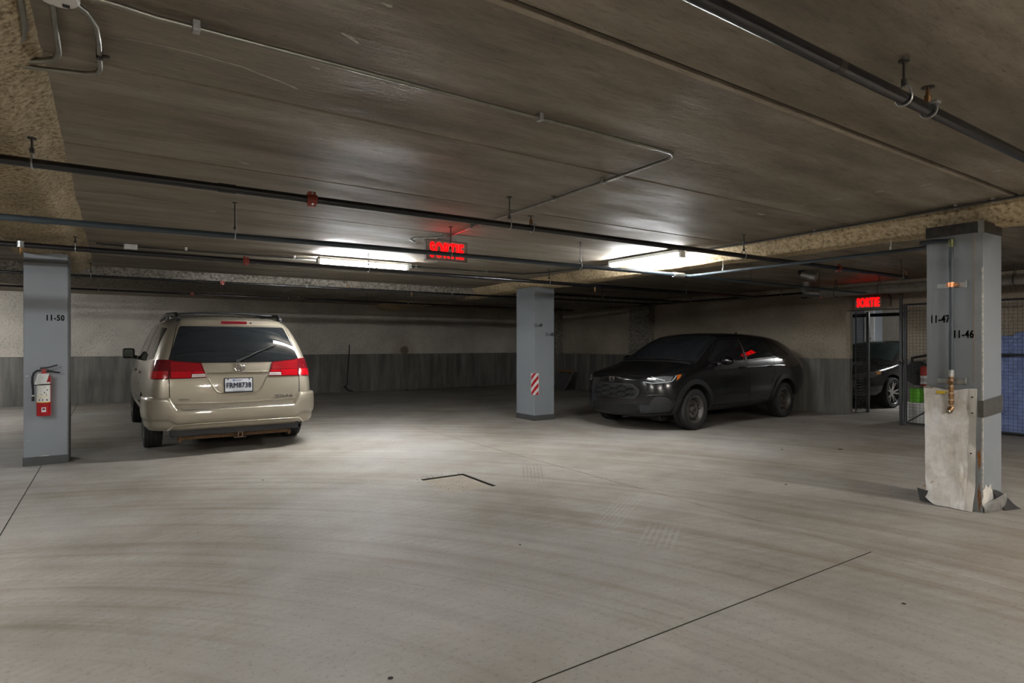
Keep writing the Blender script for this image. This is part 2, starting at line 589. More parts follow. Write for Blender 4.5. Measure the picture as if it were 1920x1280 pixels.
def sec_r(y):
    zb = 2.262 + 0.006 * max(0, min(1, (y - 2) / 6.4)) * 4
    xo = 0.05 * y
    return [(5.66 + 0.028 * y, ZC + .005), (5.72 + 0.03 * y, ZC - 0.07), (5.78 + 0.035 * y, zb), (5.88 + xo * .9, zb - 0.005), (5.99 + xo, zb), (6.07 + xo, ZC + .005)]


tag(beam_along_y('ceiling_beam', Y0_, Y1, sec_r, M['beam'], 0.022, 3, 420), kind='structure')


def sec_l(y):
    return [(-0.22, ZC + .004), (-0.29, ZC - 0.035), (-0.38, 2.315), (-0.62, 2.285), (-0.84, 2.295), (-0.92, ZC - .05), (-1.0, ZC + .005)]


tag(beam_along_y('ceiling_beam', Y0_, 10.9, sec_l, M['beam_dark'], 0.03, 11, 330), kind='structure')


def soff(u, v):
    xx = X0 + (X1 - X0) * u
    s = [(10.35, ZC + .01), (10.42, 2.29), (11.2, 2.275), (12.3, 2.275), (12.4, 2.30), (12.45, ZC + .01)]
    t = v * (len(s) - 1)
    i = min(int(t), len(s) - 2)
    a, b = s[i], s[i + 1]
    k = t - i
    n = Vector((0, b[1] - a[1], -(b[0] - a[0])))
    if n.z > 0: n = -n
    return (xx, a[0] + (b[0] - a[0]) * k, a[1] + (b[1] - a[1]) * k), n.normalized() * min(1, v * 6, (1 - v) * 6)


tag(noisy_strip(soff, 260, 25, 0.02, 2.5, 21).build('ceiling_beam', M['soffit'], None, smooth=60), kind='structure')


# walls: smooth concrete below, sprayed insulation above, each its own layer
KZ = 1.04


def wall(name, p0, p1, nrm, openings=(), coat='sprayed', th=.3):
    """wall from p0 to p1 (plan), nrm pointing into the room, 0.3 thick behind; openings: (s0,s1,ztop) in metres along it"""
    p0, p1, nn = Vector((*p0, 0)), Vector((*p1, 0)), Vector((*nrm, 0))
    L = (p1 - p0).length
    d = (p1 - p0).normalized()
    b = MB()
    u = MB()
    segs = []
    s = 0.0
    for (a, e, zt) in sorted(openings):
        segs.append((s, a, 0, ZC))
        segs.append((a, e, zt, ZC))
        s = e
    segs.append((s, L, 0, ZC))
    for (a, e, z0, z1) in segs:
        A, B = p0 + d * a, p0 + d * e
        if z0 < KZ:
            v = [A, B, B - nn * th, A - nn * th]
            b.mesh([(*q.xy, 0) for q in v] + [(*q.xy, KZ) for q in v], [(0, 1, 5, 4), (1, 2, 6, 5), (2, 3, 7, 6), (3, 0, 4, 7), (4, 5, 6, 7)])
        zz = max(z0, KZ)
        nu, nv = max(2, int((e - a) / 0.07)), max(2, int((z1 - zz) / 0.07))

        def fn(uu, vv):
            q = A + d * ((e - a) * uu)
            z = zz + (z1 - zz) * vv
            h = noise.noise(Vector((q.x * 2.1, q.y * 2.1, z * 2.1))) * .012 + noise.noise(Vector((q.x * 7, q.y * 7, z * 7))) * .008
            q = q + nn * (0.016 + h)
            return Vector((q.x, q.y, z))
        u.grid(fn, nu, nv)
        v = [A + nn * .006, B + nn * .006, B - nn * th, A - nn * th]
        u.mesh([(*q.xy, zz) for q in v] + [(*q.xy, z1) for q in v], [(0, 3, 2, 1), (1, 2, 6, 5), (2, 3, 7, 6), (3, 0, 4, 7)])
        # lip closing the sprayed layer's lower edge
    o = b.build(name, M['kerb'])
    tag(o, kind='structure')
    u.build('sprayed_insulation', M[coat], o, smooth=70)
    return o


wall('wall_back', (X0, Y1), (X1, Y1), (0, -1))
wr = wall('wall_right', (X1, Y1), (X1, Y0_), (-1, 0), openings=[(Y1 - 5.80, Y1 - 4.78, 1.93)], coat='sprayed_tan', th=.21)
wall('wall_left', (X0, Y0_), (X0, Y1), (1, 0))
wall('wall_front', (X0, Y0_), (X1, Y0_), (0, 1))

# pilasters on the right wall (concrete, sprayed above)
for (ya, yb, pr) in ((10.5, 11.2, 0.20), (14.2, 14.85, 0.28)):
    b = MB().box((X1 - pr, ya, 0), (X1 + .05, yb, KZ))
    b.build('pilaster_base', M['kerb'], wr)
    def pf(u, v, ya=ya, yb=yb, pr=pr):
        s = [(X1 + .03, ya), (X1 - pr - .01, ya), (X1 - pr - .01, yb), (X1 + .03, yb)]
        t = u * 3
        i = min(int(t), 2)
        k = t - i
        p = Vector((s[i][0] + (s[i + 1][0] - s[i][0]) * k, s[i][1] + (s[i + 1][1] - s[i][1]) * k, KZ + (ZC - KZ) * v))
        n = [Vector((0, -1, 0)), Vector((-1, 0, 0)), Vector((0, 1, 0))][i]
        return p, n * .7
    noisy_strip(pf, 30, 20, 0.02, 4, ya).build('pilaster_coating', M['soffit'], wr, smooth=60)

# jamb of the opening (right wall returns into the next bay)
MB().box((X1 - .004, 5.792, 0), (X1 + .225, 5.98, KZ)).build('door_jamb', M['kerb'], wr)
MB().box((X1 + .02, 4.70, 1.925), (X1 + .23, 5.80, 1.96)).build('lintel_angle', M['rod'], wr)

MB().box((X1 - .02, 5.787, KZ), (X1 + .23, 5.98, 1.93)).build('jamb_coating', M['sprayed_tan'], wr)
# the next bay beyond the opening
o2 = tag(MB().box((X1 + .18, 1.0, ZC), (19, 11.5, ZC + .2)).build('ceiling', M['ceiling']), kind='structure')
tag(MB().box((18.7, 1.0, 0), (19, 11.5, ZC)).build('wall_far', M['sprayed']), kind='structure')
tag(MB().box((X1 + .18, 11.2, 0), (19, 11.5, ZC)).build('wall_far', M['sprayed']), kind='structure')
tag(MB().box((X1 + .18, 1.0, 0), (19, 1.3, ZC)).build('wall_far', M['kerb']), kind='structure')


# ---------------------------------------------------------------- floor pit cover
t = thing('drain_cover', 'sandy square pit cover with dark open edges set in the floor', 'drain cover', ((DR[0] + DR[2]) / 2, (DR[1] + DR[3]) / 2, 0))
MB().box((DR[0] + .002, DR[1] + .002, -0.10), (DR[2] - .030, DR[3] - .034, -0.004)).build('cover_plate', plain('sandy_plate', (0.30, 0.262, 0.21, 1), 0.9, bump=0.5, bscale=70), t)
b = MB()
b.box((DR[0], DR[3] - .012, -0.10), (DR[2], DR[3], 0.003))
b.box((DR[2] - .012, DR[1], -0.10), (DR[2], DR[3] - .012, 0.003))
b.build('frame_angle', M['rod'], t)
b = MB()
for i in range(60):
    x, yv = random.uniform(DR[0] - .12, DR[2] + .02), random.choice([random.uniform(DR[3] - .01, DR[3] + .12), random.uniform(DR[1] - .1, DR[3] - .05)])
    r = random.uniform(.003, .007)
    b.lathe([(0, 0), (r, r * .3), (0, r * .9)], (x, yv, -0.0035 if yv < DR[3] - .04 and x < DR[2] - .04 and x > DR[0] + .01 and yv > DR[1] + .01 else 0), 'Z', 5)
tag(b.build('grit', plain('grit', (0.10, 0.085, 0.06, 1), 0.9), t), kind='stuff')

# ================================================================ columns and what hangs on them
def column(name, label, x0, y0, x1, y1, zt, base=True, top=True):
    t = thing(name, label, 'column', ((x0 + x1) / 2, (y0 + y1) / 2, 0), group='grey support columns')
    MB().box((x0, y0, 0), (x1, y1, zt), bev=0.006).build('shaft', M['col'], t)
    if base:
        e = .006
        MB().box((x0 - e, y0 - e, 0), (x1 + e, y1 + e, 0.093), bev=.003).build('base_trim', M['coldark'], t)
    return t


def number(s, M_, t, size=0.15):
    """stencilled bay number, size = its full width"""
    me = text_mesh(s, .085, bold=.0026, space=1.1)
    xs = [v.co.x for v in me.vertices]
    k = size / (max(xs) - min(xs))
    me.transform(Matrix.Diagonal((k, 1, 1, 1)) @ Matrix.Translation((-(max(xs) + min(xs)) / 2, 0, 0)))
    me.transform(M_)
    return link('stencil_number', me, M['ink'], t, None, True)


# --- left column with the fire extinguisher
CL = (-0.795, 8.20, -0.415, 8.60)
t = column('support_column', 'grey painted column marked 11-50 carrying a fire extinguisher', *CL, 2.30)
MB().box((CL[0] - .003, CL[1] - .003, 2.185), (CL[2] + .003, CL[3] + .003, 2.235)).build('pipe_shadow_band', plain('shadow_band_grey', (0.105, 0.11, 0.112, 1), 0.6), t)  # dark band painted as the pipe's shadow across the column top
number('11-50', facing((1, 0, 0), (0, 0, 1), (-0.520, CL[1] - .001, 1.59)), t, 0.157)
MB().box((CL[2] - .012, CL[1] + .003, 0.0), (CL[2] + .010, CL[3] - .003, 2.27)).build('shaded_side_strip', plain('shadow_grey', (0.11, 0.115, 0.12, 1), .6), t)  # dark strip painted over the side face that lies in shade
b = MB()
for (x, z, s) in ((-0.765, 0.965, .012), (-0.752, 0.27, .006), (-0.62, 0.095, .05)):
    b.prism([(x - s, z - .003), (x - s * .2, z + s * .35 if s < .03 else z + .004), (x + s, z + .003), (x + s * .3, z - .005)], 'Y', CL[1] - .0015, CL[1] - .0002)
b.build('paint_chip', plain('bare_plaster', (0.6, 0.58, 0.55, 1), .9), t)

# fire extinguisher
EX, EY = -0.617, CL[1] - 0.075
t = thing('fire_extinguisher', 'red fire extinguisher with white instruction label hung on the 11-50 column', 'fire extinguisher', (EX, EY, 0.54))
R = 0.064
prof = [(0, .54), (R * .92, .54), (R, .548), (R, .92), (R * .96, .95), (R * .72, .978), (R * .36, .992), (.018, 1.0), (.018, 1.012), (0, 1.012)]
MB().lathe(prof, (EX, EY, 0), 'Z', 32).build('cylinder', plain('extinguisher_red', (0.42, 0.008, 0.014, 1), 0.28, var=.05, coat=.4), t, smooth=35)


def wrap(z0, z1, a0, a1, r, n=18):
    return MB().grid(lambda u, v: Vector((EX + r * math.sin(a0 + (a1 - a0) * u), EY - r * math.cos(a0 + (a1 - a0) * u), z0 + (z1 - z0) * v)), n, 1)


lab = wrap(0.685, 0.90, -1.25, 1.1, R + .0007).build('instruction_label', plain('label_white', (0.66, 0.66, 0.62, 1), .5, var=.04), t, smooth=60)
wrap(0.683, 0.690, -1.25, 1.1, R + .0011).build('label_stripe', plain('label_yellow', (0.65, 0.5, 0.05, 1), .5), lab)
wrap(0.742, 0.747, -0.9, 0.75, R + .0012).build('label_stripe', plain('label_yellow_b', (0.65, 0.5, 0.05, 1), .5), lab)
b = MB()
for i, (a, z, s) in enumerate([(-.55, .712, .012), (-.05, .712, .012), (.45, .712, .012), (.45, .765, .010), (.2, .79, .009), (.5, .82, .011), (-.2, .77, .006), (.15, .845, .007)]):
    p = Vector((EX + (R + .0014) * math.sin(a), EY - (R + .0014) * math.cos(a), z))
    d = Vector((math.cos(a), math.sin(a), 0))
    for q in range(3):
        c = p + d * (random.uniform(-.4, .4) * s) + Vector((0, 0, random.uniform(-.5, .5) * s))
        w_, h_ = s * random.uniform(.25, .6), s * random.uniform(.3, .7)
        b.mesh([c - d * w_ - Vector((0, 0, h_)), c + d * w_ - Vector((0, 0, h_)), c + d * w_ + Vector((0, 0, h_ * .6)), c - d * w_ * .4 + Vector((0, 0, h_))], [(0, 1, 2, 3)])
for z in (.73, .757, .775, .80, .815, .83, .858, .872):
    for q in range(2):
        a = -1.0 + q * .55 + random.uniform(0, .1)
        bb = a + random.uniform(.25, .45)
        P = lambda a, z: Vector((EX + (R + .0014) * math.sin(a), EY - (R + .0014) * math.cos(a), z))
        b.mesh([P(a, z), P(bb, z), P(bb, z + .0025), P(a, z + .0025)], [(0, 1, 2, 3)])
tag(b.build('label_print', plain('print_grey', (0.09, 0.07, 0.06, 1), .6), lab), kind='stuff')
e = wrap(0.583, 0.632, -.22, .36, R + .0008, 6).build('maker_label', plain('label_white_b', (0.7, 0.7, 0.68, 1), .5, var=.03), t)
wrap(0.602, 0.625, -.10, .26, R + .0014, 4).build('maker_mark', plain('mark_dark', (0.05, 0.02, 0.03, 1), .5), e)
wrap(0.609, 0.618, .02, .16, R + .0019, 2).build('maker_mark', plain('mark_red', (0.5, 0.02, 0.03, 1), .5), e)
# head, levers, hose
b = MB().cyl((EX, EY, 1.0), (EX, EY, 1.045), .017, 14)
b.box((EX - .022, EY - .016, 1.012), (EX + .028, EY + .016, 1.036), bev=.004)
b.build('valve_head', plain('dull_red_valve', (0.20, 0.05, 0.04, 1), .45, .4), t, smooth=35)
b = MB().mesh([(EX - .03, EY - .01, 1.05), (EX + .03, EY - .01, 1.055), (EX + .115, EY - .014, 1.082), (EX + .118, EY - .014, 1.076), (EX + .03, EY - .01, 1.044), (EX - .03, EY - .01, 1.036)], [(0, 1, 2, 3, 4, 5)])
b.mesh([(EX - .03, EY + .01, 1.05), (EX + .03, EY + .01, 1.055), (EX + .115, EY + .014, 1.082), (EX + .118, EY + .014, 1.076), (EX + .03, EY + .01, 1.044), (EX - .03, EY + .01, 1.036)], [(5, 4, 3, 2, 1, 0)])
b.tube([(EX - .03, EY, 1.048), (EX + .03, EY, 1.052), (EX + .117, EY, 1.079)], .008, 8)
b.tube([(EX + .015, EY, 1.022), (EX + .06, EY, 1.014), (EX + .14, EY, 0.997)], .008, 8)
b.build('lever', M['black'], t, smooth=40)
b = MB().tube([(EX - .02, EY - .005, 1.024), (EX - .055, EY - .015, 1.022), (EX - .08, EY - .02, 1.0), (EX - .093, EY - .02, .96), (EX - .095, EY - .02, .9), (EX - .088, EY - .02, .82), (EX - .088, EY - .02, .76)], .0105, 10)
h = b.build('hose', M['black'], t, smooth=60)
MB().cyl((EX - .088, EY - .02, .765), (EX - .088, EY - .02, .752), .0125, 10).build('hose_band', plain('band_white', (.6, .6, .6, 1), .5), h)
MB().cyl((EX - .088, EY - .02, .755), (EX - .089, EY - .02, .70), .0115, 10, r2=.0135).build('nozzle', plain('nozzle_black', (.012, .012, .012, 1), .5), h)
b = MB().lathe([(R + .001, .868), (R + .003, .868), (R + .003, .882), (R + .001, .882)], (EX, EY, 0), 'Z', 28, closed=True)
b.box((EX - .10, EY - .034, .864), (EX - .055, EY - .012, .886), bev=.002)
b.box((EX - .02, EY + R - .002, .60), (EX + .02, CL[1], .95))
b.build('bracket', M['black'], t, smooth=35)
b = MB().grid(lambda u, v: Vector((EX - .075 + .10 * u + .028 * v, EY - R - .004 - .014 * math.sin(u * 2.2) - .004 * math.sin(v * 5), .875 + .118 * v + .012 * u * (1 - v))), 6, 8)
tg = b.build('inspection_tag', plain('tag_paper', (0.62, 0.62, 0.60, 1), .7, var=.03), t, smooth=80)
b = MB()
for i in range(7):
    z = .895 + i * .013
    x0 = EX - .052 + .018 * (i / 7)
    b.box((x0, EY - R - .0225, z), (x0 + random.uniform(.02, .05), EY - R - .0215, z + .002))
tag(b.build('tag_print', plain('print_grey_b', (.3, .3, .3, 1), .6), tg), kind='stuff')

# --- middle column
CC = (5.975, 8.255, 6.40, 8.80)
t = column('support_column', 'grey painted column marked 11-49 and 11-48 with a striped reflector', *CC, 2.29)
number('11-49', facing((1, 0, 0), (0, 0, 1), (CC[0] + .088, CC[1] - .001, 1.628)), t, 0.165)
number('11-48', facing((1, 0, 0), (0, 0, 1), (CC[2] - .098, CC[1] - .001, 1.475)), t, 0.165)

t = thing('hazard_reflector', 'red and white diagonal striped reflector folded round the middle column corner', 'reflector', (CC[0], CC[1], 0.44))
ww = M['white_metal']
b = MB()
h0, h1, fw = .445, .812, .088
b.prism([(CC[0] - .008, CC[1] - .008), (CC[0] + fw, CC[1] - .008), (CC[0] + fw, CC[1] - .0065), (CC[0] - .0065, CC[1] - .0065), (CC[0] - .0065, CC[1] + fw), (CC[0] - .008, CC[1] + fw)], 'Z', h0, h1)
pl = b.build('plate', plain('reflector_white', (.70, .70, .68, 1), .3, var=.03), t)


def stripes(fold):
    # unfolded strip u in [-fw, fw]; red diagonal bars rising to the right
    bars = []
    sl = 0.93
    z = h0 - 2 * fw * sl
    while z < h1:
        bars.append(z)
        z += .135
    obs = []
    for z in bars:
        for side in (-1, 1):
            ua, ub = (-fw, 0) if side < 0 else (0, fw)
            n = 8
            top, bot = [], []
            for i in range(n + 1):
                u = ua + (ub - ua) * i / n
                lo = z + (u + fw) * sl
                hi = lo + .068
                bot.append((u, max(h0, min(h1, lo))))
                top.append((u, max(h0, min(h1, hi))))
            if max(q[1] for q in top) - min(q[1] for q in bot) < 1e-4: continue
            def P(u, zz):
                if u <= 0: return (CC[0] - .0088, CC[1] - .0088 - u, zz)
                return (CC[0] - .0088 + u, CC[1] - .0088, zz)
            b = MB()
            for i in range(n):
                if top[i][1] - bot[i][1] < 1e-5 and top[i + 1][1] - bot[i + 1][1] < 1e-5: continue
                b.mesh([P(*bot[i]), P(*bot[i + 1]), P(*top[i + 1]), P(*top[i])], [(0, 1, 2, 3)])
            if len(b.bm.faces) == 0: continue
            b.build('red_stripe', fold, t)


stripes(plain('reflector_red', (.48, .012, .018, 1), .3, var=.03))

# --- right column (nearest) with drop pipe, canvas, peeled base
CR = (5.60, 1.82, 5.985, 2.205)
t = column('support_column', 'grey painted column marked 11-47 and 11-46 with battered base nearest the camera', *CR, 2.262, base=False)
colR = t
MB().box((CR[0] - .004, CR[1] - .004, 2.175), (CR[2] + .004, CR[3] + .004, 2.262)).build('top_band', plain('tarnished_band', (.075, .072, .068, 1), .32, .5, var=.3, scale=14), t)
MB().box((CR[0] - .005, CR[1] - .006, 2.165), (CR[0] + .014, CR[1] + .03, 2.263)).build('corner_clip', M['galv'], t)
MB().box((CR[0] - .0025, CR[1] - .001, .0), (CR[0] + .001, CR[1] + .055, 2.17)).build('corner_strip', plain('corner_strip_grey', (.235, .25, .262, 1), .5), t)
MB().box((CR[0] - .003, CR[1] + .055, 1.0), (CR[0] + .001, CR[1] + .060, 2.17)).build('seam_sealant', plain('tan_sealant', (.34, .235, .15, 1), .8), t)
MB().box((CR[0] - .002, CR[3] - .035, 1.0), (CR[0] + .001, CR[3] - .031, 2.12)).build('seam_sealant', plain('pale_seam', (.3, .31, .31, 1), .6), t)
MB().box((CR[0] - .0032, CR[1] - .0032, .05), (CR[0] + .004, CR[1] + .006, 1.9)).build('chipped_corner', plain('chipped_edge', (.50, .49, .46, 1), .8, var=.4, scale=40), t)
number('11-47', facing((0, -1, 0), (0, 0, 1), (CR[0] - .003, 2.104, 1.505)), t, .132)
number('11-46', facing((0, -1, 0), (0, 0, 1), (CR[0] - .003, 1.943, 1.380)), t, .132)
# duct tape round the column
b = MB()
b.mesh([(CR[0] - .006, CR[1] + .03, .735), (CR[0] - .006, CR[1] - .006, .735), (CR[2] + .005, CR[1] - .006, .755), (CR[2] + .005, CR[1] - .006, .895), (CR[0] - .006, CR[1] - .006, .868), (CR[0] - .006, CR[1] + .03, .862), (CR[2] + .005, CR[3], .76), (CR[2] + .005, CR[3], .89)],
       [(0, 1, 4, 5), (1, 2, 3, 4), (2, 6, 7, 3)])
b.build('duct_tape', plain('duct_tape_grey', (.115, .11, .10, 1), .35, .3, var=.25, scale=20), t)
# bare plaster where paint broke away, rust at the foot
def blob(cx, cz, rx, rz, seed, plane, lift=0.0):
    pts = []
    for i in range(22):
        a = 2 * PI * i / 22
        k = 1 + .75 * noise.noise(Vector((math.cos(a) * 2.6 + seed, math.sin(a) * 2.6, seed)))
        pts.append((cx + rx * k * math.cos(a), max(.004, cz + rz * k * math.sin(a))))
    b = MB()
    if plane == 'Y': b.mesh([(p[0], CR[1] - .003, p[1]) for p in pts], [tuple(range(22))])
    elif plane == 'YB': b.mesh([(p[0], CR[1] - .0045, p[1]) for p in pts], [tuple(range(22))])
    else: b.mesh([(CR[0] - .004, p[0], p[1]) for p in pts], [tuple(range(22))])
    return b
blob(5.70, .10, .10, .10, 2.0, 'Y').build('bare_plaster', plain('bare_plaster_white', (.62, .59, .54, 1), .9, bump=.5), t)
blob(5.755, .06, .06, .07, 5.0, 'YB').build('bare_plaster', plain('bare_plaster_grey', (.48, .47, .45, 1), .9), t)
blob(CR[1] + .022, .42, .009, .075, 1.0, 'X').build('rust_patch', plain('rust_orange', (.30, .12, .03, 1), .9, var=.5, scale=60), t)
blob(CR[1] + .022, .12, .010, .10, 3.0, 'X').build('rust_patch', plain('rust_brown', (.20, .10, .05, 1), .9, var=.5, scale=60), t)
b = MB()
for i in range(9):
    p = Vector((CR[0] - .01 - random.random() * .03, CR[3] - .02 - random.random() * .06, .14 + random.random() * .08))
    q = [p + Vector((random.uniform(-.03, .03), random.uniform(-.03, .05), random.uniform(-.03, .03))) for _ in range(3)]
    b.mesh([p] + q, [(0, 1, 2), (0, 2, 3)])
tag(b.build('rust_flakes', plain('rust_flake', (.36, .17, .05, 1), .9, var=.4, scale=50), t), kind='stuff')
# peeled rubber base trim: left piece and the flap at the right
b = MB().grid(lambda u, v: Vector((CR[0] - .012 - .05 * v * (1 - u) - .012 * math.sin(u * 5), CR[3] + .045 - .185 * u, .004 + .115 * v - .03 * v * u)), 10, 4)
b.build('loose_base_trim', plain('base_trim_rubber', (.07, .072, .075, 1), .45), t, smooth=60)
def flap(u, v):
    # scuffed strip leaning out from the corner, lower edge on the floor
    x = CR[0] - .01 + .24 * u
    out = .012 + .075 * u - .03 * u * u
    lean = .035 * v * (1 - u) - .045 * v * u
    return Vector((x + .03 * v * u, CR[1] - out + lean * .4 - .010 * math.sin(v * PI), .003 + (.055 + .085 * u) * v))
MB().grid(flap, 12, 5).build('peeled_base_trim', plain('base_trim_scuffed', (.20, .195, .185, 1), .35, var=.35, scale=25), t, smooth=60)
def flap2(u, v):
    # dark torn end folded back on itself
    x = CR[0] + .215 + .155 * u
    h = .150 * (1 - .78 * u ** 1.4)
    return Vector((x - .03 * v * (1 - u), CR[1] - .075 - .055 * u + .075 * v * (1 - .4 * u), .003 + h * v + .01 * math.sin(u * 4) * v))
MB().grid(flap2, 10, 6).build('torn_flap', plain('base_trim_dark', (.022, .021, .021, 1), .7), t, smooth=60)

# canvas sheet fixed over the lower part
t = thing('canvas_sheet', 'stained off-white canvas sheet hanging over the foot of the 11-47 column', 'canvas', (CR[0], 2.02, 0.0))


def canvas(u, v):
    # u along -y (left to right in view), v upward
    yl = CR[3] + .012 - .02 * (1 - v)
    yr = CR[1] + .03 + .02 * (1 - v)
    y = yl + (yr - yl) * u
    zb = .004 + .05 * max(0, (.25 - u)) * 4 * .9
    zt = .955 + .006 * math.sin(u * 9) - .012 * math.sin(u * PI)
    z = zb + (zt - zb) * v
    bul = .022 * math.sin(u * PI) * math.sin(min(1, (1 - v) * 1.1) * PI * .75) + .012
    d = bul + .026 * abs(noise.noise(Vector((u * 2.6 + v * 2.4, v * 3.2 - u * 3, 9)))) + .008 * math.sin(u * 9 + v * 6) * (1 - v) + .014 * noise.noise(Vector((u * 5 + v * 3, v * 6, 2))) + .004 * noise.noise(Vector((u * 14, v * 16, 5))) + .010 * math.sin((u * 1.3 + v * .9) * 7) * max(0, v - .55)
    if v < .12: d += (.12 - v) * .22
    return Vector((CR[0] - .004 - max(.004, d), y, z))


tc = NT('stained_canvas')
st = tc.ramp(tc.noise(3.5, 6, .65, tc.mapping(loc=(2, 5.3, .4))), [(.44, (0, 0, 0)), (.64, (1, 1, 1))])
colr = tc.mix(tc.math('MULTIPLY', st, .55), (.86, .85, .83, 1), (.46, .40, .31, 1))
colr = tc.mix(.5, colr, tc.ramp(tc.noise(16, 5, .7), [(.35, (.75,) * 3), (.6, (1.05,) * 3)]), 'MULTIPLY')
tc.set(color=colr, rough=.85, normal=tc.bump(tc.noise(3.0, 4, .55, tc.mapping(rot=(.35, 0, 0), scale=(1, 5.5, 1.6))), .8, .03))
M['canvas'] = tc.m
MB().grid(canvas, 34, 46).build('sheet', M['canvas'], t, smooth=80)
b = MB().grid(lambda u, v: canvas(.87 + .13 * u, v) + Vector((-.004, 0, 0)), 4, 40)
b.build('hem', plain('canvas_hem', (.50, .48, .44, 1), .85, bump=.3), t, smooth=80)
for v in (.93, .80, .47):
    p = canvas(.93, v)
    MB().lathe([(0, -.009), (.006, -.008), (.006, 0)], (p.x, p.y, p.z), 'X', 10).build('grommet', M['black'], t)
b = MB().grid(lambda u, v: canvas(.03 + .2 * u, .99) + Vector((-.01 - .012 * math.sin(v * PI), .01 * v, .022 * v * math.sin(u * 2.5 + .3))), 8, 4)
b.build('folded_corner', plain('canvas_dirty', (.38, .33, .26, 1), .9), t, smooth=80)

# drop pipe with brackets and valve
PX, PY = CR[0] - .060, 2.008
t = thing('drain_valve_pipe', 'blue grey drop pipe with brass valve clamped on the 11-47 column', 'pipe', (CR[0] - .05, PY, 0.76))

b = MB().tube([(5.93, 2.60, 2.150), (5.93, 2.34, 2.150), (5.86, 2.27, 2.150), (5.60, 2.24, 2.148), (PX + .02, 2.12, 2.14), (PX, PY, 2.125)], .0165, 12)
b.build('elbow_run', M['bluepipe'], t, smooth=50)
MB().cyl((PX, PY, 2.145), (PX, PY, 1.06), .0165, 14).build('drop_pipe', M['bluepipe'], t, smooth=50)
MB().cyl((PX, PY, 2.135), (PX, PY, 2.075), .021, 14).build('elbow_fitting', plain('elbow_green_brass', (.16, .17, .08, 1), .4, .5), t, smooth=40)
MB().cyl((PX, PY, 1.10), (PX, PY, 1.045), .021, 14).build('reducer', M['galv'], t, smooth=40)
for z, nm in ((1.775, 'strut_bracket'), (1.005, 'strut_bracket')):
    b = MB()
    b.box((CR[0] - .022, 1.925, z - .020), (CR[0] - .003, 2.125, z - .017))
    b.box((CR[0] - .022, 1.925, z + .017), (CR[0] - .003, 2.125, z + .020))
    b.box((CR[0] - .005, 1.925, z - .020), (CR[0] - .001, 2.125, z + .020))
    b.box((CR[0] - .024, 1.915, z - .024), (CR[0] - .001, 1.926, z + .034))
    b.build(nm, M['galv'], t)
b = MB().cyl((PX, PY, 1.795), (PX, PY, 1.757), .0225, 14)
b.box((PX - .012, PY - .035, 1.762), (CR[0] - .02, PY + .032, 1.788), bev=.003)
b.build('pipe_clamp', M['copper'], t, smooth=35)
b = MB().cyl((PX, PY, 1.045), (PX, PY, .80), .0155, 14)
for z in (1.035, .955, .90, .845):
    b.cyl((PX, PY, z + .012), (PX, PY, z - .012), .0205, 8)
b.cyl((PX - .03, PY, 1.0), (PX + .01, PY, 1.0), .018, 10)
b.cyl((PX, PY, .80), (PX - .03, PY + .005, .772), .021, 12)
v_ = b.build('brass_valve', M['brass'], t, smooth=35)
sol = plain('solder', (.6, .5, .42, 1), .35, .8)
for z in (1.02, .972, .917, .862, .815):
    MB().cyl((PX, PY, z + .004), (PX, PY, z - .004), .0172, 12).build('solder_ring', sol, v_, smooth=40)
b = MB().cyl((PX - .012, PY + .003, .79), (PX - .042, PY + .007, .765), .017, 12)
b.build('hose_cap', plain('cap_steel', (.42, .38, .30, 1), .35, .8), v_, smooth=40)
b = MB().tube([(PX - .02, PY + .01, .925), (PX - .022, PY + .04, .924)], .004, 6)
b.box((PX - .027, PY + .035, .908), (PX - .017, PY + .095, .930), bev=.002)
b.build('valve_lever', plain('lever_yellow', (.72, .50, .02, 1), .4), v_)

# ================================================================ lamps
def fixture(label, cx, cy, along, z=2.335, L=1.19, group='fluorescent lights on the ceiling', tubes=2, tm='tube'):
    """bare twin-tube batten; along = 'X' or 'Y'"""
    t = thing('fluorescent_light', label, 'light', (cx, cy, z), 0 if along == 'X' else PI / 2, group)
    h = L / 2
    b = MB().box((-h, -.055, .036), (h, .055, .072), bev=.006)
    for s in (-.42, .42):
        b.cyl((s, 0, .07), (s, 0, ZC - z - .001), .006, 8)
    b.build('batten', M['white_metal'], t, world=False)
    for s in (-1, 1):
        b = MB().box((s * h - .018, -.040, -.022), (s * h + .018, .040, .048), bev=.004)
        b.build('lamp_holder', M['white_metal'], t, world=False)
    for s in ((-1, 1) if tubes == 2 else (0,)):
        MB().cyl((-h + .01, s * .019, 0), (h - .01, s * .019, 0), .0145, 14).build('tube', M[tm], t, smooth=50, world=False)
    return t


f1 = fixture('bright fluorescent light above the empty bay beside the minivan', 2.735, 7.57, 'X')
MB().box((.14, -.045, -.024), (.165, .045, .06), bev=.003).build('tube_clip', M['white_metal'], f1, world=False)
f2 = fixture('bright fluorescent light along the tan sprayed beam near the black car', 5.50, 5.27, 'Y', tubes=1)
# the other fittings of the garage, out of the picture, with two added for brightness
fixture('fluorescent light over the bay left of the extinguisher column, out of view', -2.55, 4.0, 'X')
fixture('fluorescent light along the beam behind the camera, out of view', 6.1, -1.0, 'Y', tm='tube_warm')
fixture('fluorescent light in the far left bay by the back wall, out of view', -3.2, 12.9, 'X')
fixture('added second fluorescent light brightening the far left bay, out of view', -3.2, 11.5, 'X')  # added beside the first to lift the back wall's brightness
fixture('fluorescent light over the lane behind the camera, out of view', 1.6, -3.4, 'X', tm='tube_warm')
fixture('added fluorescent fill light to the left behind the camera, out of view', -2.4, -0.8, 'Y', tm='tube_warm')  # added fill to brighten the canvas and the foreground
fixture('fluorescent light in the bay beyond the wire gate', 15.2, 4.6, 'X')


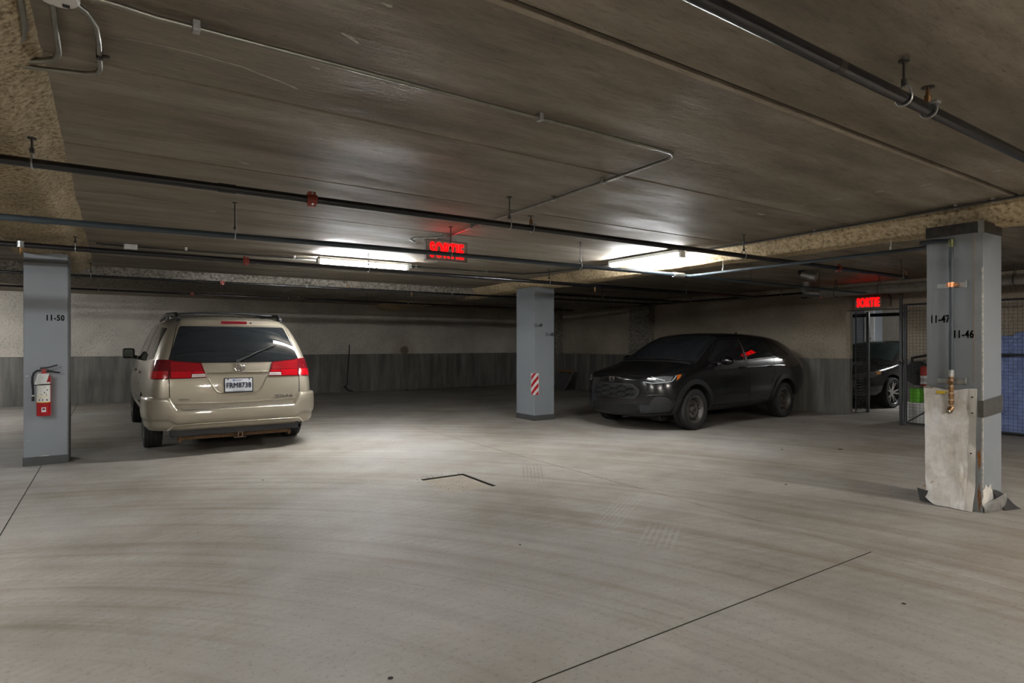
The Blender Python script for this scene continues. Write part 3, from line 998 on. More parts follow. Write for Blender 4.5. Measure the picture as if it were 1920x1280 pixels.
# ================================================================ sprinkler pipes
def ring_hanger(t, x, y, zp, r, along='X', ztop=ZC, plate=True):
    """threaded rod, plate and loop holding a pipe at (x,y,zp)"""
    b = MB().cyl((x, y, zp + r + .035), (x, y, ztop), .0055, 8)
    if plate: b.cyl((x, y, ztop - .006), (x, y, ztop), .02, 10)
    b.cyl((x, y, zp + r + .025), (x, y, zp + r + .05), .011, 8)
    h = b.build('hanger_rod', M['rod'], t)
    b = MB()
    pts = []
    for i in range(17):
        a = -PI / 2 + 2 * PI * i / 16
        rr = r + .006 + (.022 if math.sin(a) > .6 else 0) * ((math.sin(a) - .6) / .4)
        d = (0, rr * math.cos(a)) if along == 'X' else (rr * math.cos(a), 0)
        pts.append((x + d[0], y + d[1], zp + rr * math.sin(a)))
    b.tube(pts, .0042, 6, cap=False)
    b.build('loop', M['galv'], h, smooth=60)


def coupling(t, x, y, z, r, along='X'):
    d = Vector((1, 0, 0)) if along == 'X' else Vector((0, 1, 0))
    p = Vector((x, y, z))
    b = MB().cyl(p - d * .03, p + d * .03, r * 1.32, 18)
    for s in (-1, 1):
        b.box((x - .022, y - .018, z + s * r * 1.45 - .012), (x + .022, y + .018, z + s * r * 1.45 + .012), bev=.003)
    c = b.build('red_coupling', M['red'], t, smooth=35)
    for s in (-1, 1):
        q = Vector((x, y, z + s * r * 1.45))
        e = Vector((0, 1, 0)) if along == 'X' else Vector((1, 0, 0))
        MB().cyl(q - e * .032, q + e * .032, .006, 8).build('bolt', M['galv'], c)


def sprinkler(t, x, y, z, r, up=True, ushape=True):
    s = 1 if up else -1
    b = MB().cyl((x, y, z + s * r * .8), (x, y, z + s * (r + .035)), .014, 10)
    b.cyl((x, y, z + s * (r + .035)), (x, y, z + s * (r + .068)), .010, 10, r2=.005)
    h = b.build('sprinkler_head', M['brass'], t, smooth=40)
    MB().cyl((x, y, z + s * (r + .068)), (x, y, z + s * (r + .071)), .024, 14).build('deflector', M['rod'], h)
    if ushape:
        pts = [(x + .01, y + (r + .007) * math.cos(a), z + (r + .007) * math.sin(a)) for a in [-PI - .5 + (PI + 1.0) * i / 12 for i in range(13)]]
        b = MB().tube(pts, .0045, 6)
        b.box((x - .012, y - r - .016, z + s * (r * .75)), (x + .026, y + r + .016, z + s * (r * .75 + .012)), bev=.002)
        b.build('mechanical_tee', M['galv'], h, smooth=60)


def pipe(name, label, path, r, mat, joints=()):
    p0 = Vector(path[0])
    t = thing(name, label, 'pipe', tuple(p0), group='sprinkler and drain pipes under the ceiling')
    MB().tube(path, r, 18).build('pipe_run', mat, t, smooth=50)
    for (x, y, z) in joints:
        d = (Vector(path[1]) - p0).normalized()
        p = Vector((x, y, z))
        MB().cyl(p - d * .045, p + d * .045, r * 1.14, 18).build('socket', mat, t, smooth=40)
    return t


# nearest pipe, upper right of the picture
zU, yU, rU = 2.27, 1.098, .0235
t = pipe('sprinkler_pipe', 'thick black pipe crossing the upper right of the ceiling', [(-6.8, yU, zU), (10.2, yU, zU)], rU, M['blackpipe'])
for x in (2.59, 5.4, -1.2, 8.3): ring_hanger(t, x, yU, zU, rU)
sprinkler(t, 2.80, yU, zU, rU)
sprinkler(t, 6.8, yU, zU, rU)
b = MB()
b.lathe([(rU + .0004, -.02), (rU + .0008, -.02), (rU + .0008, .02), (rU + .0004, .02)], (2.1, yU, zU), 'X', 18, closed=True)
b.build('mill_mark', plain('mill_mark', (.02, .016, .012, 1), .4), t)

# second pipe, over the lane, crossing under the beam
zA, rA = 2.205, .0235
yA = lambda x: 3.80 - .009 * x
t = pipe('sprinkler_pipe', 'long black pipe with a red coupling crossing in front of the beam', [(-6.8, yA(-6.8), zA), (8.85, yA(8.85), zA)], rA, M['blackpipe'], [(.55, yA(.55), zA)])
for x in (-.335, 2.50, 5.35, 8.7): ring_hanger(t, x, yA(x), zA, rA, ztop=ZC if x > 0 else 2.33)
coupling(t, 1.03, yA(1.03), zA, rA)
coupling(t, 7.15, yA(7.15), zA, rA)
sprinkler(t, 2.70, yA(2.70), zA, rA)
sprinkler(t, 8.83, yA(8.83), zA, rA * .9, True, False)

# blue grey line with the tee that feeds the drop pipe
zB, rB = 2.158, .0225
t = pipe('drain_pipe', 'blue grey pipe passing across the nearer exit sign', [(-6.8, 5.30, zB), (-.6, 5.24, zB), (2.0, 5.06, zB), (5.80, 4.98, zB)], rB, M['bluepipe'], [(-.42, 5.235, zB)])
for x, yv in ((.80, 5.13), (2.67, 5.045), (4.25, 5.015)):
    ring_hanger(t, x, yv, zB, rB)
MB().tube([(5.74, 4.98, zB), (5.90, 4.965, zB), (5.93, 4.90, zB - .008), (5.93, 4.4, 2.150), (5.93, 2.60, 2.150)], .0175, 14).build('branch_pipe', M['bluepipe'], t, smooth=50)
MB().cyl((5.70, 4.98, zB), (5.88, 4.97, zB), .03, 14).build('tee_fitting', M['galv'], t, smooth=40)
for yv in (4.45, 2.63):
    b = MB().cyl((5.95, yv, 2.19), (5.95, yv, 2.30), .004, 8)
    b.cyl((5.95, yv, 2.15), (5.95, yv, 2.20), .012, 8)
    b.build('hanger_rod', M['galv'], t)
MB().tube([(5.86, 4.97, zB), (8.0, 4.93, zB - .01), (10.2, 4.9, zB - .02)], .018, 12).build('branch_pipe', M['bluepipe'], t, smooth=50)
for x in (7.2, 8.9):
    MB().cyl((x, 4.94, zB), (x, 4.94, ZC), .004, 8).build('hanger_rod', M['rod'], t)

# pipe beside the lamp
zC_, rC = 2.225, .026
yC = lambda x: 7.12 - .006 * x
t = pipe('sprinkler_pipe', 'black pipe with a red coupling running under the lamp by the minivan', [(-6.8, yC(-6.8), zC_), (10.3, yC(10.3), zC_)], rC, M['blackpipe'])
for x in (-.30, 2.62, 5.4, 8.4): ring_hanger(t, x, yC(x), zC_, rC, ztop=ZC if x > 0 else 2.34)
coupling(t, 1.22, yC(1.22), zC_, rC)
for x in (-.71, 6.3):
    sprinkler(t, x, yC(x), zC_, rC, False, False)
b = MB().cyl((-.71, yC(-.71) - .02, 2.20), (-.71, yC(-.71) - .02, 2.255), .028, 10)
b.build('sprinkler_cage', M['galv'], t)

# two lines near the back wall
for (lab, z, r, ya, yb, cx, hx) in (('slim black pipe just in front of the sprayed soffit by the back wall', 2.235, .018, 9.95, 9.75, 1.37, (-.25, 2.6, 5.2)),
                                    ('slim black pipe under the sprayed soffit nearest the back wall', 2.225, .017, 12.25, 12.45, 1.2, (-.2, 2.9, 5.5))):
    f = lambda x, ya=ya, yb=yb: ya + (yb - ya) * x / 6
    t = pipe('sprinkler_pipe', lab, [(-6.8, f(-6.8), z), (10.4, f(10.4), z)], r, M['blackpipe'])
    for x in hx: ring_hanger(t, x, f(x), z, r, ztop=ZC if ya < 11 else 2.29, plate=False)
    coupling(t, cx, f(cx), z, r)
    for x in (cx + 1.9, cx + 6.0): sprinkler(t, x, f(x), z, r, True, False)
    sprinkler(t, 4.4 if ya < 11 else 8.0, f(5.0), z, r, False, False)

# pipes in the dark bay right of the beam
t = pipe('sprinkler_pipe', 'dark pipe high over the black car roof', [(7.0, 9.0, 2.26), (10.6, 9.0, 2.26)], .024, M['blackpipe'])
for x in (8.2, 10.2): ring_hanger(t, x, 9.0, 2.26, .024)
t = pipe('sprinkler_pipe', 'dark pipe along the top of the right wall behind the black car', [(10.9, 12.5, 2.28), (10.9, 6.3, 2.28), (10.75, 5.9, 2.25)], .02, M['blackpipe'])
for yv in (11.5, 9.0, 6.8): ring_hanger(t, 10.9, yv, 2.28, .02, 'Y', plate=False)

# big insulated duct pipe above the wire cage
tp = plain('pipe_lagging', (.23, .215, .19, 1), .8, var=.2, scale=12, bump=.3)
t = thing('insulated_pipe', 'large grey lagged pipe above the wire cage gate', 'pipe', (10.35, 1.0, 2.2))
MB().cyl((10.35, -6.0, 2.2), (10.35, 5.75, 2.2), .075, 22).build('lagging', tp, t, smooth=50)
MB().tube([(10.35, 5.70, 2.2), (10.35, 5.92, 2.22), (10.35, 6.0, 2.30), (10.35, 6.0, ZC - .002)], .085, 18).build('elbow', M['galv'], t, smooth=50)
for yv in (5.45, 4.75, 3.9, 3.0, 1.8, .5):
    pts = [(10.35 + .085 * math.cos(a), yv, 2.2 + .085 * math.sin(a)) for a in [2 * PI * i / 20 for i in range(21)]]
    b = MB().tube(pts, .006, 6, cap=False)
    for s in (-1, 1): b.tube([(10.35 + s * .05, yv, 2.28), (10.35 + s * .012, yv, ZC)], .005, 6)
    b.build('hanger_ring', M['rod'], t, smooth=60)
# small security camera style spotlight by the elbow
t = thing('ceiling_spotlight', 'small round grey ceiling spotlight between beam and doorway', 'spotlight', (8.62, 5.05, 2.30))
b = MB().cyl((8.62, 5.05, 2.36), (8.62, 5.05, ZC - .001), .05, 14)
b.build('mount', M['black'], t, smooth=40)
b = MB().tube([(8.62, 5.05, 2.36), (8.65, 4.95, 2.33), (8.68, 4.86, 2.30)], .055, 16, r2=.075)
b.build('head', M['galv'], t, smooth=40)

# ================================================================ conduits
def clip(t, x, y, z, along='X'):
    b = MB()
    if along == 'X': b.box((x - .012, y - .018, z - .013), (x + .012, y + .018, ZC - .0005), bev=.002)
    else: b.box((x - .018, y - .012, z - .013), (x + .018, y + .012, ZC - .0005), bev=.002)
    b.cyl((x + (.0 if along == 'X' else .026), y + (.026 if along == 'X' else 0), z - .006), (x + (.0 if along == 'X' else .026), y + (.026 if along == 'X' else 0), ZC - .0005), .006, 8)
    b.build('conduit_clip', M['galv'], t)


zk = ZC - .024
t = thing('conduit', 'long pale conduit bending at right angles on the ceiling to the exit sign', 'conduit', (-.13, 2.33, zk), group='electrical conduits')
arc = [(2.62 + .11 * math.sin(a), 2.44 - .11 * math.cos(a) + .0, zk) for a in [PI / 2 * i / 6 for i in range(7)]]
MB().tube([(-.13, 2.30, zk), (.02, 2.315, zk), (.12, 2.33, zk), (2.62, 2.33, zk)] + arc[1:] + [(2.80, 5.05, zk), (2.82, 5.34, zk)], .0095, 12).build('conduit_run', M['conduit'], t, smooth=60)
for x in (.24, 1.72): clip(t, x, 2.33, zk)
for yv in (3.57, 3.0, 4.85): clip(t, 2.735 + .055 * (yv - 2.44) / 2.6, yv, zk, 'Y')
MB().tube([(2.82, 5.34, zk), (2.70, 5.55, zk), (2.55, 5.60, zk - .01), (2.49, 5.56, zk - .04), (2.52, 5.50, zk - .07)], .009, 10).build('flexible_tail', M['galv'], t, smooth=60)

t = thing('conduit', 'grey conduit along the ceiling beside the tan sprayed beam', 'conduit', (5.60, 1.0, zk), group='electrical conduits')
MB().tube([(5.50, Y0_ + .1, zk), (5.58, 1.5, zk), (5.66, 2.6, zk), (5.72, 3.9, zk), (5.70, 5.0, zk), (5.66, 6.4, zk), (5.52, 7.35, zk), (5.35, 7.72, zk), (3.9, 7.80, zk), (-.1, 8.02, zk)], .0105, 12).build('conduit_run', M['conduit'], t, smooth=60)
MB().tube([(5.47, Y0_ + .1, zk), (5.55, 1.5, zk), (5.63, 2.6, zk), (5.69, 3.9, zk), (5.67, 5.0, zk), (5.63, 6.4, zk), (5.48, 7.30, zk), (5.30, 7.66, zk), (3.6, 7.72, zk), (.20, 7.90, zk - .006), (-.15, 7.85, zk)], .0085, 10).build('conduit_run', M['rod'], t, smooth=60)
for yv, x in ((1.75, 5.59), (2.0, 5.61), (3.2, 5.69), (4.0, 5.72), (6.0, 5.675)): clip(t, x, yv, zk, 'Y')
for x in (.7, 1.9, 3.55, 4.7): clip(t, x, 7.75 + .03 * (4 - x) * .5, zk)
MB().box((.10, 7.86, ZC - .062), (.23, 7.95, ZC - .002), bev=.004).build('junction_box', M['galv'], t)
MB().box((3.32, 7.60, ZC - .075), (3.42, 7.72, ZC - .002), bev=.004).build('junction_box', M['galv'], t)

# cluster of bent conduits round the disc box, upper left corner
t = thing('conduit', 'cluster of bent grey conduits leaving a round ceiling box, top left corner', 'conduit', (-.14, 2.38, ZC), group='electrical conduits')
zd = ZC - .022
MB().lathe([(0, -.03), (.052, -.03), (.058, -.024), (.058, 0)], (-.145, 2.365, ZC - .001), 'Z', 28).build('round_box', M['white_metal'], t, smooth=40)
b = MB()
b.box((-.135, 2.385, ZC - .0325), (-.115, 2.405, ZC - .0308))
b.build('box_slot', M['black'], t)
MB().tube([(-.16, 2.41, zd), (-.165, 2.62, zd - .005), (-.168, 2.80, zd - .005), (-.185, 2.875, zd - .003), (-.23, 2.93, zd), (-.33, 2.97, zd - .01), (-.42, 2.98, 2.36)], .010, 12).build('conduit_run', M['conduit'], t, smooth=60)
MB().tube([(-.115, 2.36, zd), (-.075, 2.42, zd), (-.048, 2.50, zd - .004), (-.042, 2.62, zd - .006), (-.042, 2.88, zd - .004), (-.052, 2.935, zd), (-.09, 2.97, zd), (-.17, 2.995, zd), (-.33, 2.99, zd - .02), (-.45, 2.98, 2.34)], .009, 12).build('conduit_run', M['conduit'], t, smooth=60)
MB().tube([(-.24, 2.30, zd), (-.245, 2.45, zd), (-.252, 2.64, zd - .006), (-.268, 2.74, zd - .004), (-.31, 2.82, zd - .01), (-.38, 2.88, 2.36)], .0105, 12).build('conduit_run', M['conduit'], t, smooth=60)
b = MB().cyl((-.042, 2.745, zd - .018), (-.042, 2.745, ZC), .012, 10)
b.tube([(-.042, 2.745, zd - .008), (-.012, 2.73, zd - .008)], .006, 8)
b.build('conduit_clip', M['rod'], t)


# ================================================================ exit signs
def exit_sign(label, M_, W, H, D, cond):
    """M_: sign frame, x to the right on its face, y up, z out of the face; origin at the face centre"""
    loc = M_.translation
    t = thing('exit_sign', label, 'exit sign', tuple(loc), group='red exit signs')
    R_ = M_.to_3x3().to_4x4()

    def add(b, name, mat, parent=t):
        me = b.data(name)
        me.transform(R_)
        return link(name, me, mat, parent)
    add(MB().box((-W / 2, -H / 2, -D), (W / 2, H / 2, 0), bev=.003), 'housing', M['exit_face'])
    b = MB()
    e = .006
    b.box((-W / 2, H / 2 - e, -.001), (W / 2, H / 2, .003))
    b.box((-W / 2, -H / 2, -.001), (W / 2, -H / 2 + e, .003))
    b.box((-W / 2, -H / 2 + e, -.001), (-W / 2 + e, H / 2 - e, .003))
    b.box((W / 2 - e, -H / 2 + e, -.001), (W / 2, H / 2 - e, .003))
    add(b, 'frame', plain('sign_frame', (.10, .09, .075, 1), .5))
    me = text_mesh('SORTIE', .155 * H / .2, bold=.0030, sx=.60 * cond, ext=.0015, space=1.10)
    xs = [v.co.x for v in me.vertices]
    ys = [v.co.y for v in me.vertices]
    me.transform(Matrix.Translation((-(max(xs) + min(xs)) / 2, -(max(ys) + min(ys)) / 2, .0025)))
    k = .82 * W / (max(xs) - min(xs))
    k2 = .74 * H / (max(ys) - min(ys))
    me.transform(Matrix.Diagonal((k, k2, 1, 1)))
    me.transform(R_)
    link('lettering', me, M['exit_red'], t)
    return t, add


Ms = facing((1, 0, 0), (0, 0, 1), (2.795, 5.36, 2.245))
t, add = exit_sign('lit red SORTIE exit sign hanging from the ceiling behind the blue grey pipe', Ms, .46, .205, .05, 1)
b = MB().box((-.09, .103, -.04), (.11, .125, -.008), bev=.003)
b.box((-.03, .125, -.035), (.07, .172, -.012), bev=.003)
add(b, 'canopy_mount', M['galv'])
Ms = facing((0, -1, 0), (0, 0, 1), (11.26, 5.36, 2.06))
t, add = exit_sign('lit red SORTIE exit sign above the doorway with the wire gate', Ms, .47, .215, .05, 1)
b = MB().box((-.05, .105, -.05), (.05, .17, -.02), bev=.003)
add(b, 'canopy_mount', M['rod'])
t = thing('conduit', 'dark conduit bending down beside the doorway exit sign', 'conduit', (11.2, 5.0, 1.96), group='electrical conduits')
MB().tube([(11.25, 6.6, 2.22), (11.25, 5.10, 2.19), (11.25, 5.0, 2.17), (11.25, 4.98, 2.1), (11.25, 4.98, 1.97)], .014, 10).build('conduit_run', M['rod'], t, smooth=60)

# ================================================================ vehicle toolkit
def st(x, zb, ws, wm, zm, wb, zk, wr, zr, tilt=None, k=1.0):
    """half cross-section of a body: sill, widest point, belt line, roof edge, roof"""
    gm = .52
    pts = [(0, zb), (ws * .72, zb), (ws, zb + .06), (wm, zm), (wb, zk), (wb + (wr - wb) * gm + .012, zk + (zr - .06 - zk) * gm), (wr, zr - .055), (wr * .72, zr - .008), (0, zr)]

    def dx(z):
        if not tilt: return 0
        for (a, b) in zip(tilt, tilt[1:]):
            if a[0] <= z <= b[0]: return k * (a[1] + (b[1] - a[1]) * (z - a[0]) / (b[0] - a[0]))
        return k * (tilt[-1][1] if z > tilt[-1][0] else tilt[0][1])
    return [(x + dx(z), y, z) for (y, z) in pts]


def loft(stations, br, bf):
    bm = bmesh.new()
    n = len(stations[0])
    full = []
    for s in stations:
        left = [bm.verts.new(p) for p in s]
        right = {i: bm.verts.new((s[i][0], -s[i][1], s[i][2])) for i in range(1, n - 1)}
        full.append((left, right))

    def ringv(k):
        l, r = full[k]
        return l + [r[i] for i in range(n - 2, 0, -1)]
    for k in range(len(stations) - 1):
        a, b = ringv(k), ringv(k + 1)
        m = len(a)
        for i in range(m):
            j = (i + 1) % m
            bm.faces.new((a[i], a[j], b[j], b[i]))
    for k, bul, flip in ((0, -br, True), (len(stations) - 1, bf, False)):
        l, r = full[k]
        rows = {}
        for i in range(1, n - 1):
            x, y, z = stations[k][i]
            row = [l[i]]
            for t in (.5, 0, -.5):
                row.append(bm.verts.new((x + bul * (1 - t * t), y * t, z)))
            row.append(r[i])
            rows[i] = row
        fs = []
        for i in range(1, n - 2):
            for c in range(4):
                fs.append((rows[i][c], rows[i][c + 1], rows[i + 1][c + 1], rows[i + 1][c]))
        fs += [(l[0], rows[1][c + 1], rows[1][c]) for c in range(4)]
        fs += [(l[n - 1], rows[n - 2][c], rows[n - 2][c + 1]) for c in range(4)]
        for f in fs:
            bm.faces.new(f if flip else tuple(reversed(f)))
    bmesh.ops.recalc_face_normals(bm, faces=list(bm.faces))
    return bm


def evaluated(o):
    bpy.context.view_layer.update()
    return bpy.data.meshes.new_from_object(o.evaluated_get(bpy.context.evaluated_depsgraph_get()))


def car_body(stations, br, bf, root, mat, wells, name='body'):
    bm = loft(stations, br, bf)
    me = bpy.data.meshes.new(name)
    bm.to_mesh(me)
    bm.free()
    o = bpy.data.objects.new(name, me)
    COL.objects.link(o)
    m = o.modifiers.new('s', 'SUBSURF')
    m.levels = m.render_levels = 2
    me2 = evaluated(o)
    bvh = BVHTree.FromPolygons([v.co.copy() for v in me2.vertices], [tuple(p.vertices) for p in me2.polygons])
    o.modifiers.clear()
    o.data = me2
    me2.materials.append(mat)
    me2.materials.append(M['black'])
    cut = MB()
    for (x, z, r, y0) in wells:
        for s in (-1, 1):
            cut.cyl((x, s * y0, z), (x, s * 1.3, z), r, 40)
    cme = cut.data('cut')
    cme.materials.append(M['black'])
    co = bpy.data.objects.new('cut', cme)
    COL.objects.link(co)
    m = o.modifiers.new('b', 'BOOLEAN')
    m.operation = 'DIFFERENCE'
    m.object = co
    m.solver = 'EXACT'
    m.material_mode = 'TRANSFER'
    me3 = evaluated(o)
    o.modifiers.clear()
    o.data = me3
    bpy.data.objects.remove(co)
    me3.polygons.foreach_set('use_smooth', [True] * len(me3.polygons))
    me3.set_sharp_from_angle(angle=math.radians(38))
    o.parent = root
    return o, bvh


def rpoly(pts, r, n=4):
    out = []
    m = len(pts)
    for i in range(m):
        p, a, b = Vector(pts[i]), Vector(pts[i - 1]), Vector(pts[(i + 1) % m])
        da, db = (a - p), (b - p)
        k = min(r, da.length * .45, db.length * .45)
        p0, p1 = p + da.normalized() * k, p + db.normalized() * k
        for j in range(n + 1):
            t = j / n
            out.append(tuple(p0.lerp(p, t).lerp(p.lerp(p1, t), t)))
    return out


def hit(bvh, p, D):
    o = p - D * 3
    loc, nr, i, d = bvh.ray_cast(o, D)
    if loc is None or d > 4.2:
        loc, nr, i, d = bvh.find_nearest(p)
    if nr.dot(D) > 0: nr = -nr
    return loc, nr


def basis(D):
    D = Vector(D).normalized()
    e1 = Vector((0, 0, 1)).cross(D)
    if e1.length < .01: e1 = Vector((0, 1, 0))
    e1.normalize()
    e2 = D.cross(e1).normalized()
    return D, e1, e2


def patch(bvh, name, pts, D, mat, parent, off=.004, cell=.05, depth=.012, r=0.0, rn=4):
    """a panel lying on the body: outline pts (approximate 3D points) seen along D, laid on the surface, with rim"""
    D, e1, e2 = basis(D)
    P2 = [(Vector(p).dot(e1), Vector(p).dot(e2)) for p in pts]
    dm = sum(Vector(p).dot(D) for p in pts) / len(pts)
    if r > 0:
        P2 = [(q[0], q[1]) for q in rpoly([(a, b, 0) for a, b in P2], r, rn)]
    bm = bmesh.new()
    bm.faces.new([bm.verts.new((a, b, 0)) for a, b in P2])
    for ax in (0, 1):
        lo, hi = min(q[ax] for q in P2), max(q[ax] for q in P2)
        k = max(1, int((hi - lo) / cell))
        for i in range(1, k + 1):
            c = lo + (hi - lo) * i / (k + 1)
            co = (c, 0, 0) if ax == 0 else (0, c, 0)
            no = (1, 0, 0) if ax == 0 else (0, 1, 0)
            bmesh.ops.bisect_plane(bm, geom=list(bm.verts) + list(bm.edges) + list(bm.faces), plane_co=co, plane_no=no, dist=1e-5)
    nrm = {}
    for v in bm.verts:
        p = e1 * v.co.x + e2 * v.co.y + D * dm
        loc, nr = hit(bvh, p, D)
        nrm[v] = nr
        v.co = loc + nr * off
    be = [e for e in bm.edges if e.is_boundary]
    low = {}
    for e in be:
        for v in e.verts:
            if v not in low: low[v] = bm.verts.new(v.co - nrm[v] * depth)
    for e in be:
        a, b = e.verts
        bm.faces.new((a, b, low[b], low[a]))
    bmesh.ops.recalc_face_normals(bm, faces=list(bm.faces))
    me = bpy.data.meshes.new(name)
    bm.to_mesh(me)
    bm.free()
    return link(name, me, mat, parent, smooth=50)


def strip(bvh, name, pts, D, width, mat, parent, off=.003, closed=False, step=.03, h=.0):
    """a narrow line or bead along pts on the body"""
    D, e1, e2 = basis(D)
    P = [Vector(p) for p in pts]
    if closed: P.append(P[0])
    Q = []
    for a, b in zip(P, P[1:]):
        k = max(1, int((b - a).length / step))
        Q += [a.lerp(b, i / k) for i in range(k)]
    Q.append(P[-1])
    L, R = [], []
    for i, p in enumerate(Q):
        loc, nr = hit(bvh, p, D)
        a, b = Q[max(0, i - 1)], Q[min(len(Q) - 1, i + 1)]
        d = (b - a).normalized()
        s = d.cross(nr)
        if s.length < 1e-5: s = e1
        s.normalize()
        c = loc + nr * off
        L.append(c - s * width / 2)
        R.append(c + s * width / 2)
    b = MB()
    n = len(Q)
    if h > 0:
        mids = [(l + r_) / 2 + (hit(bvh, q, D)[1]) * h for l, r_, q in zip(L, R, Q)]
        b.mesh(L + mids + R, [(i, i + 1, n + i + 1, n + i) for i in range(n - 1)] + [(n + i, n + i + 1, 2 * n + i + 1, 2 * n + i) for i in range(n - 1)])
    else:
        b.mesh(L + R, [(i, i + 1, n + i + 1, n + i) for i in range(n - 1)])
    return b.build(name, mat, parent, smooth=60, world=False)


# ---- wheels
def tyre_mesh(R, W, rr, name):
    half = [(rr - .004, .36), (rr + .006, .43), (rr + .02, .455), ((R + rr) / 2, .5), (R * .945, .475), (R * .975, .44), (R * .992, .40)]
    tread = [(R, .36), (R, .24), (R - .008, .232), (R - .008, .205), (R, .197), (R, .06), (R - .008, .052), (R - .008, .022), (R, .014)]
    prof = [(r, y * W) for r, y in half + tread]
    prof = prof + [(r, -y) for r, y in reversed(prof)]
    seg = 120
    n = len(prof)
    ti = range(len(half), n - len(half))
    verts = []
    for j in range(seg):
        a = 2 * PI * j / seg
        for i, (r, y) in enumerate(prof):
            if i in ti or i in (len(half) - 1, n - len(half)):
                ph = (j + int(abs(y) / W * 14)) % 5
                if ph == 0: r = r - .006
            verts.append((r * math.cos(a), y, r * math.sin(a)))
    faces = []
    for j in range(seg):
        k = (j + 1) % seg
        for i in range(n):
            i2 = (i + 1) % n
            faces.append((j * n + i, k * n + i, k * n + i2, j * n + i2))
    return MB().mesh(verts, faces).data(name)


def steel_rim(rr, W):
    b = MB()
    b.lathe([(rr - .012, -.36 * W), (rr + .004, .36 * W), (rr + .008, .44 * W), (rr - .002, .455 * W), (rr - .012, .40 * W), (rr - .022, .30 * W), (rr - .035, .16 * W), (rr * .80, .14 * W), (rr * .72, .20 * W), (rr * .58, .26 * W), (rr * .50, .24 * W), (rr * .40, .16 * W), (rr * .28, .15 * W), (rr * .24, .20 * W), (rr * .17, .24 * W), (0, .245 * W)], axis='Y', seg=48)
    return b.data('steel_rim')


def rim_holes(rr, W, n, rad, r):
    b = []
    for k in range(n):
        a = 2 * PI * k / n
        c = Vector((rad * math.cos(a), .213 * W, rad * math.sin(a)))
        b.append(MB().lathe([(0, .0), (r * .8, .004), (r, 0), (r, -.02)], (c.x, c.y, c.z), 'Y', 12).data('vent_hole'))
    return b


def make_wheel(root, name, x, y, z, R, W, rr, style, meshes):
    side = 1 if y > 0 else -1
    key = (R, W, rr, style)
    if key not in meshes:
        d = {'tyre': tyre_mesh(R, W, rr, 'tyre')}
        if style == 'steel':
            d['rim'] = steel_rim(rr, W)
            d['holes'] = rim_holes(rr, W, 16, rr * .735, rr * .062)
            d['nuts'] = [MB().cyl((rr * .36 * math.cos(a), .15 * W, rr * .36 * math.sin(a)), (rr * .36 * math.cos(a), .22 * W, rr * .36 * math.sin(a)), .010, 6).data('lug_nut') for a in [2 * PI * k / 5 for k in range(5)]]
        else:
            b = MB().lathe([(rr - .012, -.36 * W), (rr - .004, .36 * W), (rr + .008, .44 * W), (rr - .006, .455 * W), (rr - .018, .40 * W), (rr - .03, .1 * W), (rr * .3, -.05 * W), (0, -.05 * W)], axis='Y', seg=48)
            d['rim'] = b.data('alloy_rim')
            sp = []
            for k in range(10):
                a = 2 * PI * (k + (.18 if k % 2 else -.18)) / 10
                b = MB()
                c, s = math.cos(a), math.sin(a)
                def P(r_, t, yy): return (r_ * c - t * s, yy, r_ * s + t * c)
                w1, w2 = .020, .012
                b.mesh([P(rr * .16, -w1, .26 * W), P(rr * .16, w1, .26 * W), P(rr * .97, w2, .41 * W), P(rr * .97, -w2, .41 * W), P(rr * .16, -w1, .10 * W), P(rr * .16, w1, .10 * W), P(rr * .97, w2, .25 * W), P(rr * .97, -w2, .25 * W)],
                       [(0, 1, 2, 3), (4, 7, 6, 5), (0, 3, 7, 4), (1, 5, 6, 2), (0, 4, 5, 1), (3, 2, 6, 7)])
                sp.append(b.data('spoke'))
            d['spokes'] = sp
            d['cap'] = MB().lathe([(rr * .24, .12 * W), (rr * .24, .27 * W), (rr * .15, .30 * W), (0, .305 * W)], axis='Y', seg=20).data('hub_cap')
        meshes[key] = d
    d = meshes[key]
    rim_m = {'steel': M['steel_wheel'], 'van': M['steel_wheel'], 'alloy': M['alloy_dark']}[style]

    def L(nm, me, mat, parent, sm=40):
        o = bpy.data.objects.new(nm, me)
        COL.objects.link(o)
        if not me.materials:
            me.materials.append(mat)
            me.polygons.foreach_set('use_smooth', [True] * len(me.polygons))
            me.set_sharp_from_angle(angle=math.radians(sm))
        o.parent = parent
        return o
    wl = L('wheel', d['rim'], rim_m, root)
    wl.location = (x, y, z)
    wl.rotation_euler = (0, .3 * x, 0 if side > 0 else PI)
    L('tyre', d['tyre'], M['rubber'], wl)
    for me in d.get('holes', ()): L('vent_hole', me, M['black'], wl)
    for me in d.get('nuts', ()): L('lug_nut', me, M['rust_nut'], wl)
    for me in d.get('spokes', ()): L('spoke', me, M['alloy'], wl)
    if 'cap' in d: L('hub_cap', d['cap'], M['alloy'], wl)
    return wl


WM = {}
M['steel_wheel'] = plain('steel_wheel_grey', (.085, .078, .07, 1), .5, .4, var=.4, scale=18)
M['rust_nut'] = plain('rusty_nut', (.03, .018, .012, 1), .7, .3)
M['alloy'] = plain('alloy_silver', (.45, .45, .45, 1), .3, .9)
M['alloy_dark'] = plain('alloy_dark', (.05, .05, .05, 1), .4, .8)
M['glass'] = plain('tinted_glass', (.012, .014, .016, 1), .04, 0, var=.05, spec=.6)
M['trim'] = plain('black_trim', (.012, .012, .013, 1), .45, var=.2)
M['gap'] = plain('panel_gap', (.006, .006, .006, 1), .8)
M['chrome'] = plain('chrome', (.75, .75, .76, 1), .12, 1.0, var=.03)
M['lamp_red'] = plain('lamp_red', (.36, .004, .010, 1), .08, var=.08, coat=1.0)
M['lamp_dark'] = plain('lamp_dark_red', (.11, .004, .008, 1), .08, var=.08, coat=1.0)
M['lamp_white'] = plain('lamp_white', (.62, .56, .54, 1), .15, var=.08, coat=1.0)

